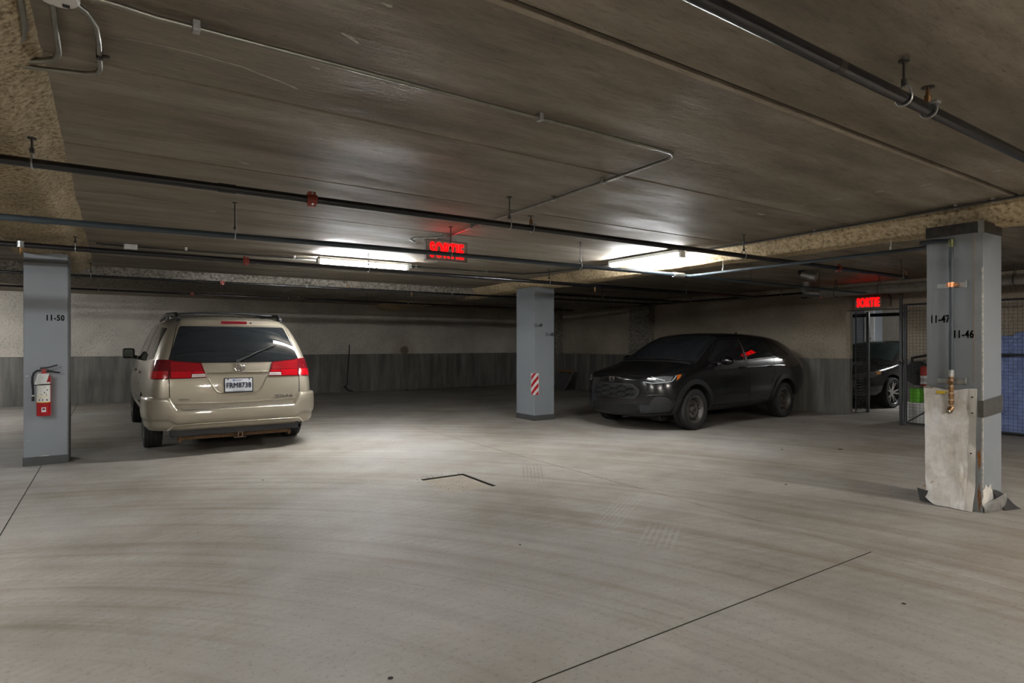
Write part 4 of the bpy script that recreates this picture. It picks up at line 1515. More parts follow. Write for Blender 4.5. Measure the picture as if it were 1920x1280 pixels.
# ================================================================ minivan
VAN_PAINT = m_car('champagne_metallic_paint', (.325, .288, .222, 1), .55, .36, .22, (.20, .165, .12, 1))
van = thing('minivan', 'champagne gold minivan parked nose to the back wall beside the extinguisher column', 'car', (1.234, 10.415, 0), math.radians(91))
TL = [(0, .05), (.3, .04), (.5, .0), (.75, .0), (.95, .02), (1.1, .06), (1.3, .15), (1.5, .27), (1.65, .40)]
vs_ = [
    st(-2.47, .30, .74, .80, .70, .77, 1.07, .60, 1.615, TL, 1.0),
    st(-2.40, .28, .86, .92, .70, .87, 1.07, .665, 1.640, TL, 1.0),
    st(-2.15, .26, .92, .965, .70, .905, 1.07, .70, 1.665, TL, .75),
    st(-1.6, .24, .94, .985, .68, .925, 1.06, .715, 1.685, TL, .3),
    st(-.7, .24, .94, .985, .66, .93, 1.05, .72, 1.70),
    st(.3, .24, .94, .985, .66, .93, 1.04, .715, 1.685),
    st(.85, .24, .94, .985, .66, .93, 1.03, .70, 1.58),
    st(1.35, .24, .94, .98, .66, .925, 1.01, .70, 1.32),
    st(1.75, .24, .93, .975, .64, .90, .98, .72, 1.08),
    st(2.15, .24, .88, .92, .62, .84, .92, .68, .98),
    st(2.42, .26, .76, .80, .60, .72, .82, .56, .88),
    st(2.52, .28, .60, .64, .58, .58, .74, .44, .79)]
ZW = .315
body, vb = car_body(vs_, .045, .05, van, VAN_PAINT, [(-1.515, ZW, .385, .62), (1.515, ZW, .385, .62)])
RE = (1, 0, 0)
LE = (0, -1, 0)
RI = (0, 1, 0)
X = lambda y, z: (-2.5, y, z)
for x in (-1.515, 1.515):
    for s in (1, -1):
        make_wheel(van, 'wheel', x, s * .845, ZW, .318, .205, .205, 'steel', WM)
# rear window and tailgate
patch(vb, 'rear_window', [X(.60, 1.525), X(-.60, 1.525), X(-.745, 1.10), X(-.4, 1.082), X(.4, 1.082), X(.745, 1.10)], RE, M['glass'], van, r=.03)
gate = [X(.585, 1.60), X(.63, 1.53), X(.735, 1.10), X(.735, .90), X(.732, .68), X(.70, .57), X(.655, .535), X(-.655, .535), X(-.70, .57), X(-.732, .68), X(-.735, .90), X(-.735, 1.10), X(-.63, 1.53), X(-.585, 1.60)]
strip(vb, 'tailgate_seam', gate, RE, .009, M['gap'], van, off=.0025, closed=False)
# spoiler lip above the window, with the high brake lamp
patch(vb, 'spoiler_lip', [X(.57, 1.595), X(-.57, 1.595), X(-.595, 1.538), X(.595, 1.538)], RE, VAN_PAINT, van, off=.012, depth=.02, r=.015)
hb = patch(vb, 'high_brake_lamp', [X(.15, 1.583), X(-.15, 1.583), X(-.15, 1.552), X(.15, 1.552)], RE, M['lamp_dark'], van, off=.018, depth=.02, r=.012)
patch(vb, 'washer_nozzle', [X(-.185, 1.572), X(-.205, 1.572), X(-.205, 1.560), X(-.185, 1.560)], RE, M['trim'], van, off=.020, depth=.01)
# tail lamps: one half on the gate, one on the body corner
for s in (1, -1):
    q = lambda y, z: (-2.5, s * y, z)
    a = patch(vb, 'tail_lamp', [q(.728, 1.112), q(.40, 1.082), q(.345, .905), q(.728, .898)], RE, M['lamp_dark'], van, off=.010, depth=.02, r=.012)
    patch(vb, 'brake_lens', [q(.715, .985), q(.41, .985), q(.53, .985), q(.52, .912), q(.715, .908)][:1] + [q(.50, .985), q(.515, .912), q(.715, .908)], RE, M['lamp_red'], a, off=.0135, depth=.006)
    patch(vb, 'turn_lens', [q(.495, .985), q(.385, .985), q(.372, .958), q(.497, .955)], RE, M['lamp_red'], a, off=.0135, depth=.006)
    patch(vb, 'reversing_lens', [q(.50, .950), q(.365, .952), q(.352, .916), q(.505, .914)], RE, M['lamp_white'], a, off=.0135, depth=.006)
    for z in (.925, .937):
        strip(vb, 'lens_rib', [q(.50, z), q(.36, z)], RE, .003, M['lamp_dark'], a, off=.0155)
    patch(vb, 'upper_lens', [q(.715, 1.098), q(.415, 1.070), q(.39, .992), q(.715, .992)], RE, plain('lamp_mid_red', (.22, .006, .010, 1), .08, var=.1, coat=1.0), a, off=.0135, depth=.006)
    D = Vector((.72, -s * .70, 0))
    c = patch(vb, 'corner_lamp', [(-2.44, s * .742, 1.118), (-2.36, s * .86, 1.125), (-2.22, s * .93, 1.115), (-2.17, s * .94, 1.0), (-2.20, s * .95, .915), (-2.30, s * .93, .893), (-2.44, s * .745, .896)], D, M['lamp_dark'], van, off=.010, depth=.02, r=.012)
    patch(vb, 'corner_lens', [(-2.43, s * .752, .99), (-2.20, s * .93, .99), (-2.21, s * .94, .925), (-2.31, s * .93, .905), (-2.43, s * .755, .907)], D, M['lamp_red'], c, off=.0135, depth=.006)
# ledge above the plate, plate recess, plate
strip(vb, 'gate_ledge', [X(.345, .962), X(-.345, .962)], RE, .02, VAN_PAINT, van, off=.004, h=.014)
rec = [X(.33, .895), X(.285, .80), X(.235, .735), X(.19, .715), X(-.19, .715), X(-.235, .735), X(-.285, .80), X(-.33, .895)]
strip(vb, 'plate_recess_edge', rec, RE, .016, VAN_PAINT, van, off=.0, h=.010)
strip(vb, 'gate_crease', [X(.70, .615), X(.2, .60), X(-.2, .60), X(-.70, .615)], RE, .03, VAN_PAINT, van, off=.0, h=.006)
pt = patch(vb, 'plate_frame', [X(.165, .897), X(-.165, .897), X(-.165, .722), X(.165, .722)], RE, M['trim'], van, off=.010, depth=.02, r=.01)
pw = patch(vb, 'number_plate', [X(.152, .886), X(-.152, .886), X(-.152, .733), X(.152, .733)], RE, plain('plate_white', (.56, .58, .62, 1), .35, var=.03), van, off=.0135, depth=.006)


def rear_text(name, s, size, y, z, mat, parent, off=.016, **k):
    loc, nr = hit(vb, Vector((-2.5, y, z)), Vector(RE))
    up = Vector((0, 0, 1)) - nr * nr.z
    r = up.cross(nr)
    return put_text(name, s, size, facing(r, up, loc + nr * off), mat, parent, world=False, **k)


plate_ink = plain('plate_ink', (.02, .025, .06, 1), .5)
rear_text('plate_number', 'FRM8738', .088, 0, .803, plate_ink, pw, bold=.0022, sx=.80, space=1.06)
rear_text('plate_province', 'Québec', .030, 0, .868, plate_ink, pw, sx=.9)
rear_text('plate_motto', 'Je me souviens', .022, 0, .746, plate_ink, pw, sx=.95)
MB().box((-2.51, .045, .862), (-2.505, .066, .876)).build('plate_crest', plain('plate_blue', (.02, .05, .25, 1), .5), pw, world=False)
loc0, nr0 = hit(vb, Vector((-2.5, 0, .87)), Vector(RE))
bpy.data.objects['plate_crest'].location.x = loc0.x - .016 + 2.508
for y in (.12, -.12):
    loc, nr = hit(vb, Vector((-2.5, y, .878)), Vector(RE))
    MB().cyl(loc, loc + nr * .020, .008, 8).build('plate_screw', M['black'], pt, world=False)
rear_text('model_badge', 'SIENNA LE', .042, -.535, .655, M['chrome'], van, off=.005, bold=.0012, sx=1.15, ext=.003)
rear_text('maker_badge', 'TOYOTA', .028, .585, .655, M['chrome'], van, off=.005, bold=.0009, ext=.003)
# oval emblem
loc, nr = hit(vb, Vector((-2.5, -.02, 1.012)), Vector(RE))
up = (Vector((0, 0, 1)) - nr * nr.z).normalized()
ri = up.cross(nr)
b = MB()
for (rx, rz, oz) in ((.062, .042, 0), (.024, .040, -.001), (.044, .017, .018)):
    pts = [loc + nr * .014 + ri * rx * math.cos(a) + up * (rz * math.sin(a) + oz) for a in [2 * PI * i / 28 for i in range(29)]]
    b.tube(pts, .0055, 8, cap=False)
b.build('oval_emblem', M['chrome'], van, smooth=60, world=False)
# wiper
b = MB()
P = [hit(vb, Vector((-2.5, y, z)), Vector(RE)) for y, z in ((.0, 1.095), (-.08, 1.13), (-.22, 1.195), (-.36, 1.25), (-.46, 1.285))]
P = [l + n * .022 for l, n in P]
b.tube(P, .014, 8, r2=.006)
w_ = b.build('rear_wiper', M['black'], van, smooth=60, world=False)
l, n = hit(vb, Vector((-2.5, .0, 1.095)), Vector(RE))
MB().cyl(l, l + n * .03, .022, 14).build('wiper_pivot', M['black'], w_, smooth=40, world=False)

# rear bumper wrapping the tail
plan = [(-1.90, .985), (-2.10, .985), (-2.26, .965), (-2.37, .915), (-2.45, .83), (-2.505, .72), (-2.53, .62), (-2.545, .4), (-2.55, .2), (-2.55, 0)]
plan = plan + [(x, -y) for x, y in reversed(plan[:-1])]


def bumper(u, v):
    t = u * (len(plan) - 1)
    i = min(int(t), len(plan) - 2)
    k = t - i
    p0, p1 = Vector(plan[max(0, i - 1)]), Vector(plan[i])
    p2, p3 = Vector(plan[i + 1]), Vector(plan[min(len(plan) - 1, i + 2)])
    p = .5 * ((2 * p1) + (p2 - p0) * k + (2 * p0 - 5 * p1 + 4 * p2 - p3) * k * k + (3 * p1 - p0 - 3 * p2 + p3) * k ** 3)
    d = ((p2 - p0) * .5 + (p3 - p1) * .5).normalized() if k > 0 else (p2 - p0).normalized()
    nn = Vector((-d.y, d.x))
    if nn.dot(Vector((p.x + 1.2, p.y))) < 0: nn = -nn
    ay = abs(p.y)
    zt = .545 + .145 * max(0, min(1, (ay - .66) / .085))
    if p.x > -2.2: zt = .69
    zb = .295
    sec = [(-.10, 1.0), (-.03, 1.0), (-.004, .985), (.006, .94), (.012, .75), (.012, .52), (.004, .36), (-.012, .30), (-.014, .24), (-.02, .12), (-.05, .02), (-.12, 0)]
    tt = v * (len(sec) - 1)
    j = min(int(tt), len(sec) - 2)
    kk = tt - j
    o = sec[j][0] + (sec[j + 1][0] - sec[j][0]) * kk
    f = sec[j][1] + (sec[j + 1][1] - sec[j][1]) * kk
    q = p + nn * o
    return Vector((q.x, q.y, zb + (zt - zb) * f))


bp = MB().grid(bumper, 108, 33).build('rear_bumper', VAN_PAINT, van, smooth=45, world=False)
# silver step strip on the bumper ledge, lower crease, black valance
b = MB().grid(lambda u, v: Vector((-2.515 - .03 * v + .012 * abs(2 * u - 1) ** 3, .60 * (1 - 2 * u), .548 + .003 * v - .004 * v * v)), 24, 2)
b.build('step_strip', plain('step_silver', (.55, .57, .60, 1), .3, .6), bp, smooth=60, world=False)
b = MB().tube([(-2.545, .76, .315), (-2.552, .70, .368), (-2.562, .4, .372), (-2.565, 0, .374), (-2.562, -.4, .372), (-2.552, -.70, .368), (-2.545, -.76, .315)], .008, 8)
b.build('lower_crease', VAN_PAINT, bp, smooth=60, world=False)
b = MB().box((-2.47, -.72, .225), (-2.30, .72, .315), bev=.01)
b.build('valance', M['trim'], van, world=False)
# tow hitch
b = MB().box((-2.40, -.64, .175), (-2.35, .64, .225), bev=.006)
rust = plain('rusty_hitch', (.12, .065, .03, 1), .8, .2, var=.5, scale=30)
h = b.build('tow_bar', rust, van, world=False)
b = MB()
b.box((-2.47, -.055, .172), (-2.36, -.043, .234))
b.box((-2.47, -.007, .172), (-2.36, .005, .234))
b.box((-2.47, -.055, .172), (-2.36, .005, .182))
b.box((-2.47, -.055, .224), (-2.36, .005, .234))
b.box((-2.475, -.09, .165), (-2.37, .045, .173))
b.build('receiver', plain('receiver_rust', (.16, .105, .07, 1), .6, .4, var=.4, scale=40), h, world=False)
for s in (1, -1):
    MB().box((-2.40, s * .62 - .012, .15), (-2.20, s * .62 + .012, .30)).build('hitch_arm', rust, h, world=False)
MB().tube([(-2.2, -.70, .27), (-2.40, -.71, .262), (-2.47, -.715, .255)], .032, 14, cap=False).build('exhaust_pipe', plain('exhaust', (.06, .055, .05, 1), .45, .7), van, smooth=50, world=False)
# underside and axle
MB().box((-1.75, -.55, .20), (-1.35, .55, .33), bev=.02).build('rear_axle', M['black'], van, world=False)
# left and right windows, door seams, handles, mirrors
for s, D in ((1, LE), (-1, RI)):
    q = lambda x, z: (x, s * .95, z)
    nm = M['glass']
    patch(vb, 'quarter_window', [q(-2.02, 1.50), q(-1.22, 1.54), q(-1.22, 1.09), q(-2.14, 1.13)], D, nm, van, r=.04)
    patch(vb, 'sliding_door_window', [q(-1.14, 1.54), q(-.10, 1.55), q(-.06, 1.08), q(-1.14, 1.09)], D, nm, van, r=.03)
    patch(vb, 'front_door_window', [q(-.02, 1.55), q(.45, 1.53), q(1.20, 1.13), q(1.16, 1.07), q(.02, 1.08)], D, nm, van, r=.03)
    strip(vb, 'door_seam', [q(-.04, 1.56), q(-.02, 1.0), q(-.05, .40), q(-.05, .32)], D, .007, M['gap'], van)
    strip(vb, 'door_seam', [q(-1.18, 1.56), q(-1.20, 1.0), q(-1.12, .70), q(-1.0, .34)], D, .007, M['gap'], van)
    strip(vb, 'side_moulding', [q(-1.0, .55), q(1.05, .55)], D, .05, VAN_PAINT, van, h=.012)
    for x in (-.95, .12):
        l, n = hit(vb, Vector((x, s * 1.1, .93)), Vector(D))
        b = MB().tube([l + n * .002 + Vector((-.07, 0, 0)), l + n * .03 + Vector((-.05, 0, 0)), l + n * .034 + Vector((.05, 0, 0)), l + n * .002 + Vector((.07, 0, 0))], .013, 8)
        b.build('door_handle', VAN_PAINT, van, smooth=60, world=False)
    b = MB().tube([(.80, s * .90, 1.10), (.80, s * .98, 1.12)], .03, 10)
    b.box((.72, s * 1.02 - .085, 1.085), (.84, s * 1.02 + .075, 1.245), bev=.03)
    mr = b.build('door_mirror', M['trim'], van, smooth=40, world=False)
    b = MB().box((.714, s * 1.02 - .065, 1.11), (.719, s * 1.02 + .055, 1.225), bev=.002)
    b.build('mirror_glass', plain('mirror_glass', (.08, .09, .09, 1), .05, 1.0), mr, world=False)
    # roof rail
    def rl(x):
        l, n = hit(vb, Vector((x, s * .60, 1.8)), Vector((0, 0, -1)))
        return l.z
    pts = [(-2.02, s * .60, rl(-2.02) + .005), (-1.97, s * .60, rl(-1.97) + .05), (-1.85, s * .605, rl(-1.85) + .062), (-.7, s * .61, rl(-.7) + .062), (.3, s * .60, rl(.3) + .055), (.42, s * .595, rl(.42) + .03), (.5, s * .59, rl(.5))]
    b = MB().tube(pts, .027, 10)
    rr_ = b.build('roof_rail', M['trim'], van, smooth=60, world=False)
    for x in (-1.98, -.75, .38):
        MB().box((x - .045, s * .60 - .022, rl(x) - .012), (x + .045, s * .60 + .022, rl(x) + .05), bev=.012).build('rail_foot', M['trim'], rr_, world=False)
for x in (-1.6, -.2):
    l, n = hit(vb, Vector((x, .6, 1.8)), Vector((0, 0, -1)))
    b = MB().tube([(x, -.61, l.z + .055), (x, -.3, l.z + .078), (x, 0, l.z + .082), (x, .3, l.z + .078), (x, .61, l.z + .055)], .014, 8)
    b.build('roof_crossbar', M['trim'], van, smooth=60, world=False)
for y in (-.36, -.18, 0, .18, .36):
    strip(vb, 'roof_rib', [(-1.95, y, 1.7), (.2, y, 1.7)], (0, 0, -1), .02, VAN_PAINT, van, h=.006)
# front screen, lamps (seen only from elsewhere)
patch(vb, 'windscreen', [(.72, .58, 1.6), (.72, -.58, 1.6), (1.62, -.72, 1.12), (1.62, .72, 1.12)], (-.7, 0, -.7), M['glass'], van, r=.05)
for s in (1, -1):
    patch(vb, 'headlamp', [(2.4, s * .45, .80), (2.3, s * .76, .84), (2.3, s * .80, .70), (2.4, s * .48, .70)], (-1, -s * .35, 0), M['lamp_white'], van, r=.03)
patch(vb, 'front_grille', [(2.5, .36, .78), (2.5, -.36, .78), (2.5, -.30, .66), (2.5, .30, .66)], (-1, 0, 0), M['trim'], van, r=.03)

# ================================================================ black compact SUV
SUV_PAINT = m_car('black_gloss_paint', (.0045, .0045, .005, 1), .0, .18, .09, (.06, .058, .054, 1), coat=.2)
CLAD = plain('textured_black_cladding', (.0095, .0095, .010, 1), .5, var=.25, scale=20)
suv = thing('compact_suv', 'dusty black compact SUV on bare steel wheels between middle column and doorway', 'car', (8.65, 7.0, 0), math.radians(184))
ss = [
    st(-2.27, .40, .64, .72, .72, .66, .95, .50, 1.08),
    st(-2.20, .36, .78, .84, .72, .78, .97, .57, 1.17),
    st(-2.0, .32, .86, .905, .70, .85, 1.0, .60, 1.33),
    st(-1.62, .25, .89, .925, .66, .88, 1.02, .635, 1.455),
    st(-.95, .23, .89, .925, .62, .88, 1.015, .66, 1.50),
    st(-.25, .23, .89, .92, .60, .88, 1.0, .665, 1.52),
    st(.25, .23, .89, .92, .60, .88, .995, .66, 1.49),
    st(.58, .23, .89, .92, .60, .88, .99, .66, 1.40),
    st(.92, .23, .89, .92, .60, .88, .985, .68, 1.21),
    st(1.18, .23, .89, .92, .60, .88, .96, .73, 1.05),
    st(1.42, .23, .90, .925, .60, .875, .915, .74, .985),
    st(1.70, .22, .89, .915, .58, .85, .865, .71, .945),
    st(1.90, .22, .80, .82, .57, .77, .835, .62, .905),
    st(2.05, .22, .66, .68, .57, .63, .81, .49, .872),
    st(2.13, .23, .52, .53, .57, .49, .785, .38, .835)]
sb, bb = car_body(ss, .04, .085, suv, SUV_PAINT, [(-1.33, .315, .385, .60), (1.33, .315, .385, .60)])
for x in (-1.33, 1.33):
    for s in (1, -1):
        make_wheel(suv, 'wheel', x, s * .80, .312, .315, .205, .205, 'steel', WM)
FR = (-1, 0, 0)
F = lambda y, z: (2.2, y, z)
# glass
patch(bb, 'windscreen', [(.36, .57, 1.45), (.36, -.57, 1.45), (1.16, -.735, 1.05), (1.16, .735, 1.05)], (-.75, 0, -.66), M['glass'], suv, r=.05)
strip(bb, 'windscreen_frame', [(1.18, .75, 1.03), (.36, .60, 1.45), (.32, 0, 1.48), (.36, -.60, 1.45), (1.18, -.75, 1.03)], (-.75, 0, -.66), .025, M['trim'], suv, off=.002)
strip(bb, 'cowl', [(1.22, .72, 1.02), (1.26, 0, 1.04), (1.22, -.72, 1.02)], (-.5, 0, -.86), .07, M['trim'], suv, off=.003)
patch(bb, 'rear_window', [(-2.0, .50, 1.22), (-2.0, -.50, 1.22), (-2.15, -.60, 1.02), (-2.15, .60, 1.02)], (1, 0, -.5), M['glass'], suv, r=.04)
for s, D in ((1, LE), (-1, RI)):
    q = lambda x, z: (x, s * .9, z)
    patch(bb, 'front_door_window', [q(-.10, 1.385), q(.28, 1.385), q(.42, 1.35), q(.86, 1.06), q(.84, 1.035), q(-.06, 1.045)], D, M['glass'], suv, r=.025)
    patch(bb, 'rear_door_window', [q(-.18, 1.385), q(-.80, 1.37), q(-1.0, 1.335), q(-1.0, 1.09), q(-.15, 1.05)], D, M['glass'], suv, r=.025)
    patch(bb, 'quarter_window', [q(-1.06, 1.325), q(-1.24, 1.29), q(-1.56, 1.125), q(-1.06, 1.095)], D, M['glass'], suv, r=.02)
    strip(bb, 'window_frame', [q(.90, 1.045), q(.45, 1.37), q(.28, 1.41), q(-.20, 1.415), q(-.82, 1.395), q(-1.26, 1.315), q(-1.62, 1.115), q(-1.0, 1.072), q(-.10, 1.028), q(.84, 1.018)], D, .014, M['trim'], suv, off=.004, closed=True)
    strip(bb, 'pillar_cover', [q(-.14, 1.04), q(-.14, 1.39)], D, .055, M['trim'], suv, off=.006)
    strip(bb, 'door_seam', [q(.80, 1.02), q(.86, .85), q(.84, .45), q(.78, .30)], D, .006, M['gap'], suv)
    strip(bb, 'door_seam', [q(-.14, 1.03), q(-.16, .7), q(-.18, .30)], D, .006, M['gap'], suv)
    strip(bb, 'door_seam', [q(-1.03, 1.08), q(-1.0, .85), q(-.86, .62), q(-.82, .34)], D, .006, M['gap'], suv)
    strip(bb, 'door_seam', [q(.78, .315), q(-.82, .335)], D, .006, M['gap'], suv)
    strip(bb, 'shoulder_crease', [q(1.5, .86), q(.8, .90), q(-.2, .92), q(-1.2, .93), q(-1.8, .90)], D, .035, SUV_PAINT, suv, off=.0, h=.003)
    # wheel arch and sill cladding
    for cx, a0, a1 in ((1.33, -12, 196), (-1.33, -16, 192)):
        def arc(r, a): return (cx + r * math.cos(math.radians(a)), s * .9, .315 + r * math.sin(math.radians(a)))
        nA = 14
        outl = [arc(.462, a0 + (a1 - a0) * i / nA) for i in range(nA + 1)] + [arc(.387, a1 + (a0 - a1) * i / nA) for i in range(nA + 1)]
        patch(bb, 'arch_cladding', outl, D, CLAD, suv, off=.016, depth=.03, cell=.035)
    patch(bb, 'sill_cladding', [q(.90, .335), q(-.90, .345), q(-.92, .25), q(.93, .25)], D, CLAD, suv, off=.016, depth=.03)
    for x in (.02, -.86):
        l, n = hit(bb, Vector((x, s * 1.1, .925)), Vector(D))
        b = MB().tube([l + n * .0 + Vector((-.085, 0, 0)), l + n * .03 + Vector((-.06, 0, 0)), l + n * .034 + Vector((.05, 0, 0)), l + n * .0 + Vector((.085, 0, 0))], .012, 8)
        b.build('door_handle', SUV_PAINT, suv, smooth=60, world=False)
    # mirror
    b = MB().tube([(.70, s * .87, .985), (.69, s * .95, 1.015)], .022, 8, r2=.018)
    mr = b.build('door_mirror', M['trim'], suv, smooth=50, world=False)
    def mir(u, v):
        a = 2 * PI * u
        t = PI * v
        cx_ = .66 + .085 * math.cos(t) * 1.0
        rr = math.sin(t) ** .55
        return Vector((cx_, s * (1.005 + .115 * rr * math.cos(a)), 1.045 + .065 * rr * math.sin(a)))
    MB().grid(mir, 24, 14).build('mirror_shell', SUV_PAINT, mr, smooth=70, world=False)
    # mirror indicator / lower chrome reflection strip is paint; rear lamp
    patch(bb, 'tail_lamp', [(-2.22, s * .55, .96), (-2.10, s * .80, .97), (-1.95, s * .88, .95), (-2.0, s * .88, .88), (-2.2, s * .6, .86)], Vector((.6, -s * .8, 0)), M['lamp_dark'], suv, r=.02)
    # headlamp
    D2 = Vector((-.80, -s * .60, 0))
    hl = patch(bb, 'headlamp', [(2.13, s * .46, .775), (2.06, s * .56, .818), (1.90, s * .76, .842), (1.66, s * .90, .862), (1.62, s * .905, .845), (1.72, s * .89, .765), (1.88, s * .80, .735), (2.03, s * .63, .718)], D2, plain('headlamp_black', (.012, .012, .014, 1), .06, coat=1.0), suv, off=.006, depth=.02, r=.012, cell=.03)
    patch(bb, 'lamp_lens', [(2.08, s * .54, .775), (2.04, s * .585, .805), (1.92, s * .745, .825), (1.80, s * .835, .825), (1.84, s * .815, .755), (1.98, s * .70, .738)], D2, plain('headlamp_lens', (.20, .205, .215, 1), .12, .5, var=.5, scale=45, coat=1.0), hl, off=.009, depth=.004, cell=.03)
    strip(bb, 'daytime_strip', [(2.10, s * .53, .742), (2.02, s * .64, .728), (1.90, s * .785, .742), (1.83, s * .83, .755), (1.79, s * .85, .80), (1.765, s * .862, .838)], D2, .016, plain('daytime_lens', (.26, .275, .29, 1), .2, coat=.6), hl, off=.010)
    strip(bb, 'lamp_blade', [(2.03, s * .61, .815), (1.90, s * .76, .765)], D2, .010, plain('blade_white', (.62, .63, .64, 1), .2), hl, off=.011)
    patch(bb, 'amber_marker', [(1.755, s * .87, .845), (1.68, s * .895, .852), (1.715, s * .885, .80), (1.765, s * .868, .765)], D2, plain('amber_lens', (.36, .085, .01, 1), .15, coat=1.0), hl, off=.011, depth=.004, cell=.03)
    # fog pocket with its C shaped trim
    D3 = Vector((-.86, -s * .5, 0))
    fg = patch(bb, 'fog_pocket', [(2.08, s * .60, .40), (2.0, s * .66, .53), (1.92, s * .78, .535), (1.83, s * .85, .45), (1.84, s * .86, .36), (2.0, s * .74, .335)], D3, plain('pocket_black', (.010, .010, .010, 1), .6), suv, off=.004, depth=.01, r=.02, cell=.03)
    strip(bb, 'fog_trim', [(2.08, s * .58, .535), (2.0, s * .68, .55), (1.90, s * .80, .545), (1.83, s * .855, .49), (1.80, s * .87, .40), (1.83, s * .86, .345)], D3, .03, CLAD, fg, off=.004, h=.014)
    patch(bb, 'bumper_blade', [(2.14, s * .48, .40), (2.02, s * .66, .395), (1.88, s * .82, .40), (1.85, s * .84, .335), (1.98, s * .75, .30), (2.14, s * .50, .275)], D3, plain('dark_silver_blade', (.03, .031, .034, 1), .4, .3), suv, off=.012, depth=.025, r=.012, cell=.03)
    # bonnet edge crease
    strip(bb, 'bonnet_crease', [(2.0, s * .52, .9), (1.6, s * .60, .97), (1.25, s * .66, 1.03)], (0, 0, -1), .03, SUV_PAINT, suv, off=.0, h=.006)
    strip(bb, 'bonnet_seam', [(1.95, s * .70, .88), (1.7, s * .76, .92), (1.4, s * .785, .97), (1.15, s * .80, 1.0)], (0, -s * .5, -.86), .006, M['gap'], suv)
# nose: bonnet shut line, grille, emblem, lower mesh, lip
strip(bb, 'bonnet_shut_line', [F(.50, .822), F(.25, .838), F(0, .842), F(-.25, .838), F(-.50, .822)], FR, .007, M['gap'], suv)
gl = patch(bb, 'grille_surround', [F(-.37, .712), F(.37, .712), F(.475, .62), F(.475, .56), F(.40, .485), F(-.40, .485), F(-.475, .56), F(-.475, .62)], FR, CLAD, suv, off=.010, depth=.02, r=.035)
patch(bb, 'grille_opening', [F(-.345, .695), F(.345, .695), F(.448, .615), F(.448, .563), F(.385, .502), F(-.385, .502), F(-.448, .563), F(-.448, .615)], FR, plain('grille_void', (.003, .003, .003, 1), .9), gl, off=.0115, depth=.004, r=.03)
# grille bars: offset waves whose crests and troughs meet in six-sided cells
def wave(y, ph):
    t_ = ((y + ph) / .30) % 1.0
    if t_ < .34: return 1
    if t_ < .5: return 1 - 2 * (t_ - .34) / .16
    if t_ < .84: return -1
    return -1 + 2 * (t_ - .84) / .16
for r_ in range(4):
    z0 = .535 + r_ * .042
    lim = .425 - abs(z0 - .598) * .9
    n_ = 56
    pts = [F(-lim + 2 * lim * k / n_, z0 + .019 * wave(-lim + 2 * lim * k / n_, .15 * r_)) for k in range(n_ + 1)]
    strip(bb, 'grille_bar', pts, FR, .014, CLAD, gl, off=.013, h=.014, step=.05)
# emblem: rounded frame and letter
loc, nr = hit(bb, Vector(F(.0, .77)), Vector(FR))
up = (Vector((0, 0, 1)) - nr * nr.z).normalized()
ri = up.cross(nr)
def E(y, z): return loc + nr * .012 + ri * y + up * z
em = MB().tube([E(*p) for p in ((-.046, .034), (.046, .034), (.050, .028), (.040, -.030), (.034, -.036), (-.034, -.036), (-.040, -.030), (-.050, .028), (-.046, .034))], .005, 8, cap=False).build('emblem', M['chrome'], suv, smooth=60, world=False)
b = MB()
b.mesh([E(-.032, .030), E(-.020, .030), E(-.012, -.032), E(-.024, -.032)], [(0, 1, 2, 3)])
b.mesh([E(.020, .030), E(.032, .030), E(.024, -.032), E(.012, -.032)], [(0, 1, 2, 3)])
b.mesh([E(-.017, .008), E(.017, .008), E(.014, -.008), E(-.014, -.008)], [(0, 1, 2, 3)])
b.build('emblem_letter', M['chrome'], em, world=False)
lm = patch(bb, 'lower_intake', [F(-.47, .405), F(.47, .405), F(.545, .265), F(-.545, .265)], FR, plain('intake_void', (.003, .003, .003, 1), .9), suv, off=.008, depth=.02, r=.02)
mb = MB()
for i in range(-13, 14):
    for sg in (1, -1):
        a = Vector((2.2, i * .046 - sg * .11, .27))
        c = Vector((2.2, i * .046 + sg * .11, .40))
        lo, hi = 0.0, 1.0
        n = 6
        pp = []
        for k in range(n + 1):
            p = a.lerp(c, k / n)
            if abs(p.y) < .545 - (p.z - .265) * .53 - .006:
                l, nn = hit(bb, p, Vector(FR))
                pp.append(l + nn * .012)
        if len(pp) > 1: mb.tube(pp, .0022, 4)
tag(mb.build('intake_mesh', CLAD, lm, smooth=60, world=False), kind='stuff')
patch(bb, 'front_lip', [F(-.60, .268), F(.60, .268), F(.58, .215), F(-.58, .215)], FR, CLAD, suv, off=.018, depth=.03)
for s in (1, -1):
    patch(bb, 'front_lip', [(2.1, s * .58, .27), (1.80, s * .88, .285), (1.78, s * .89, .235), (2.1, s * .58, .215)], Vector((-.75, -s * .65, 0)), CLAD, suv, off=.016, depth=.03)
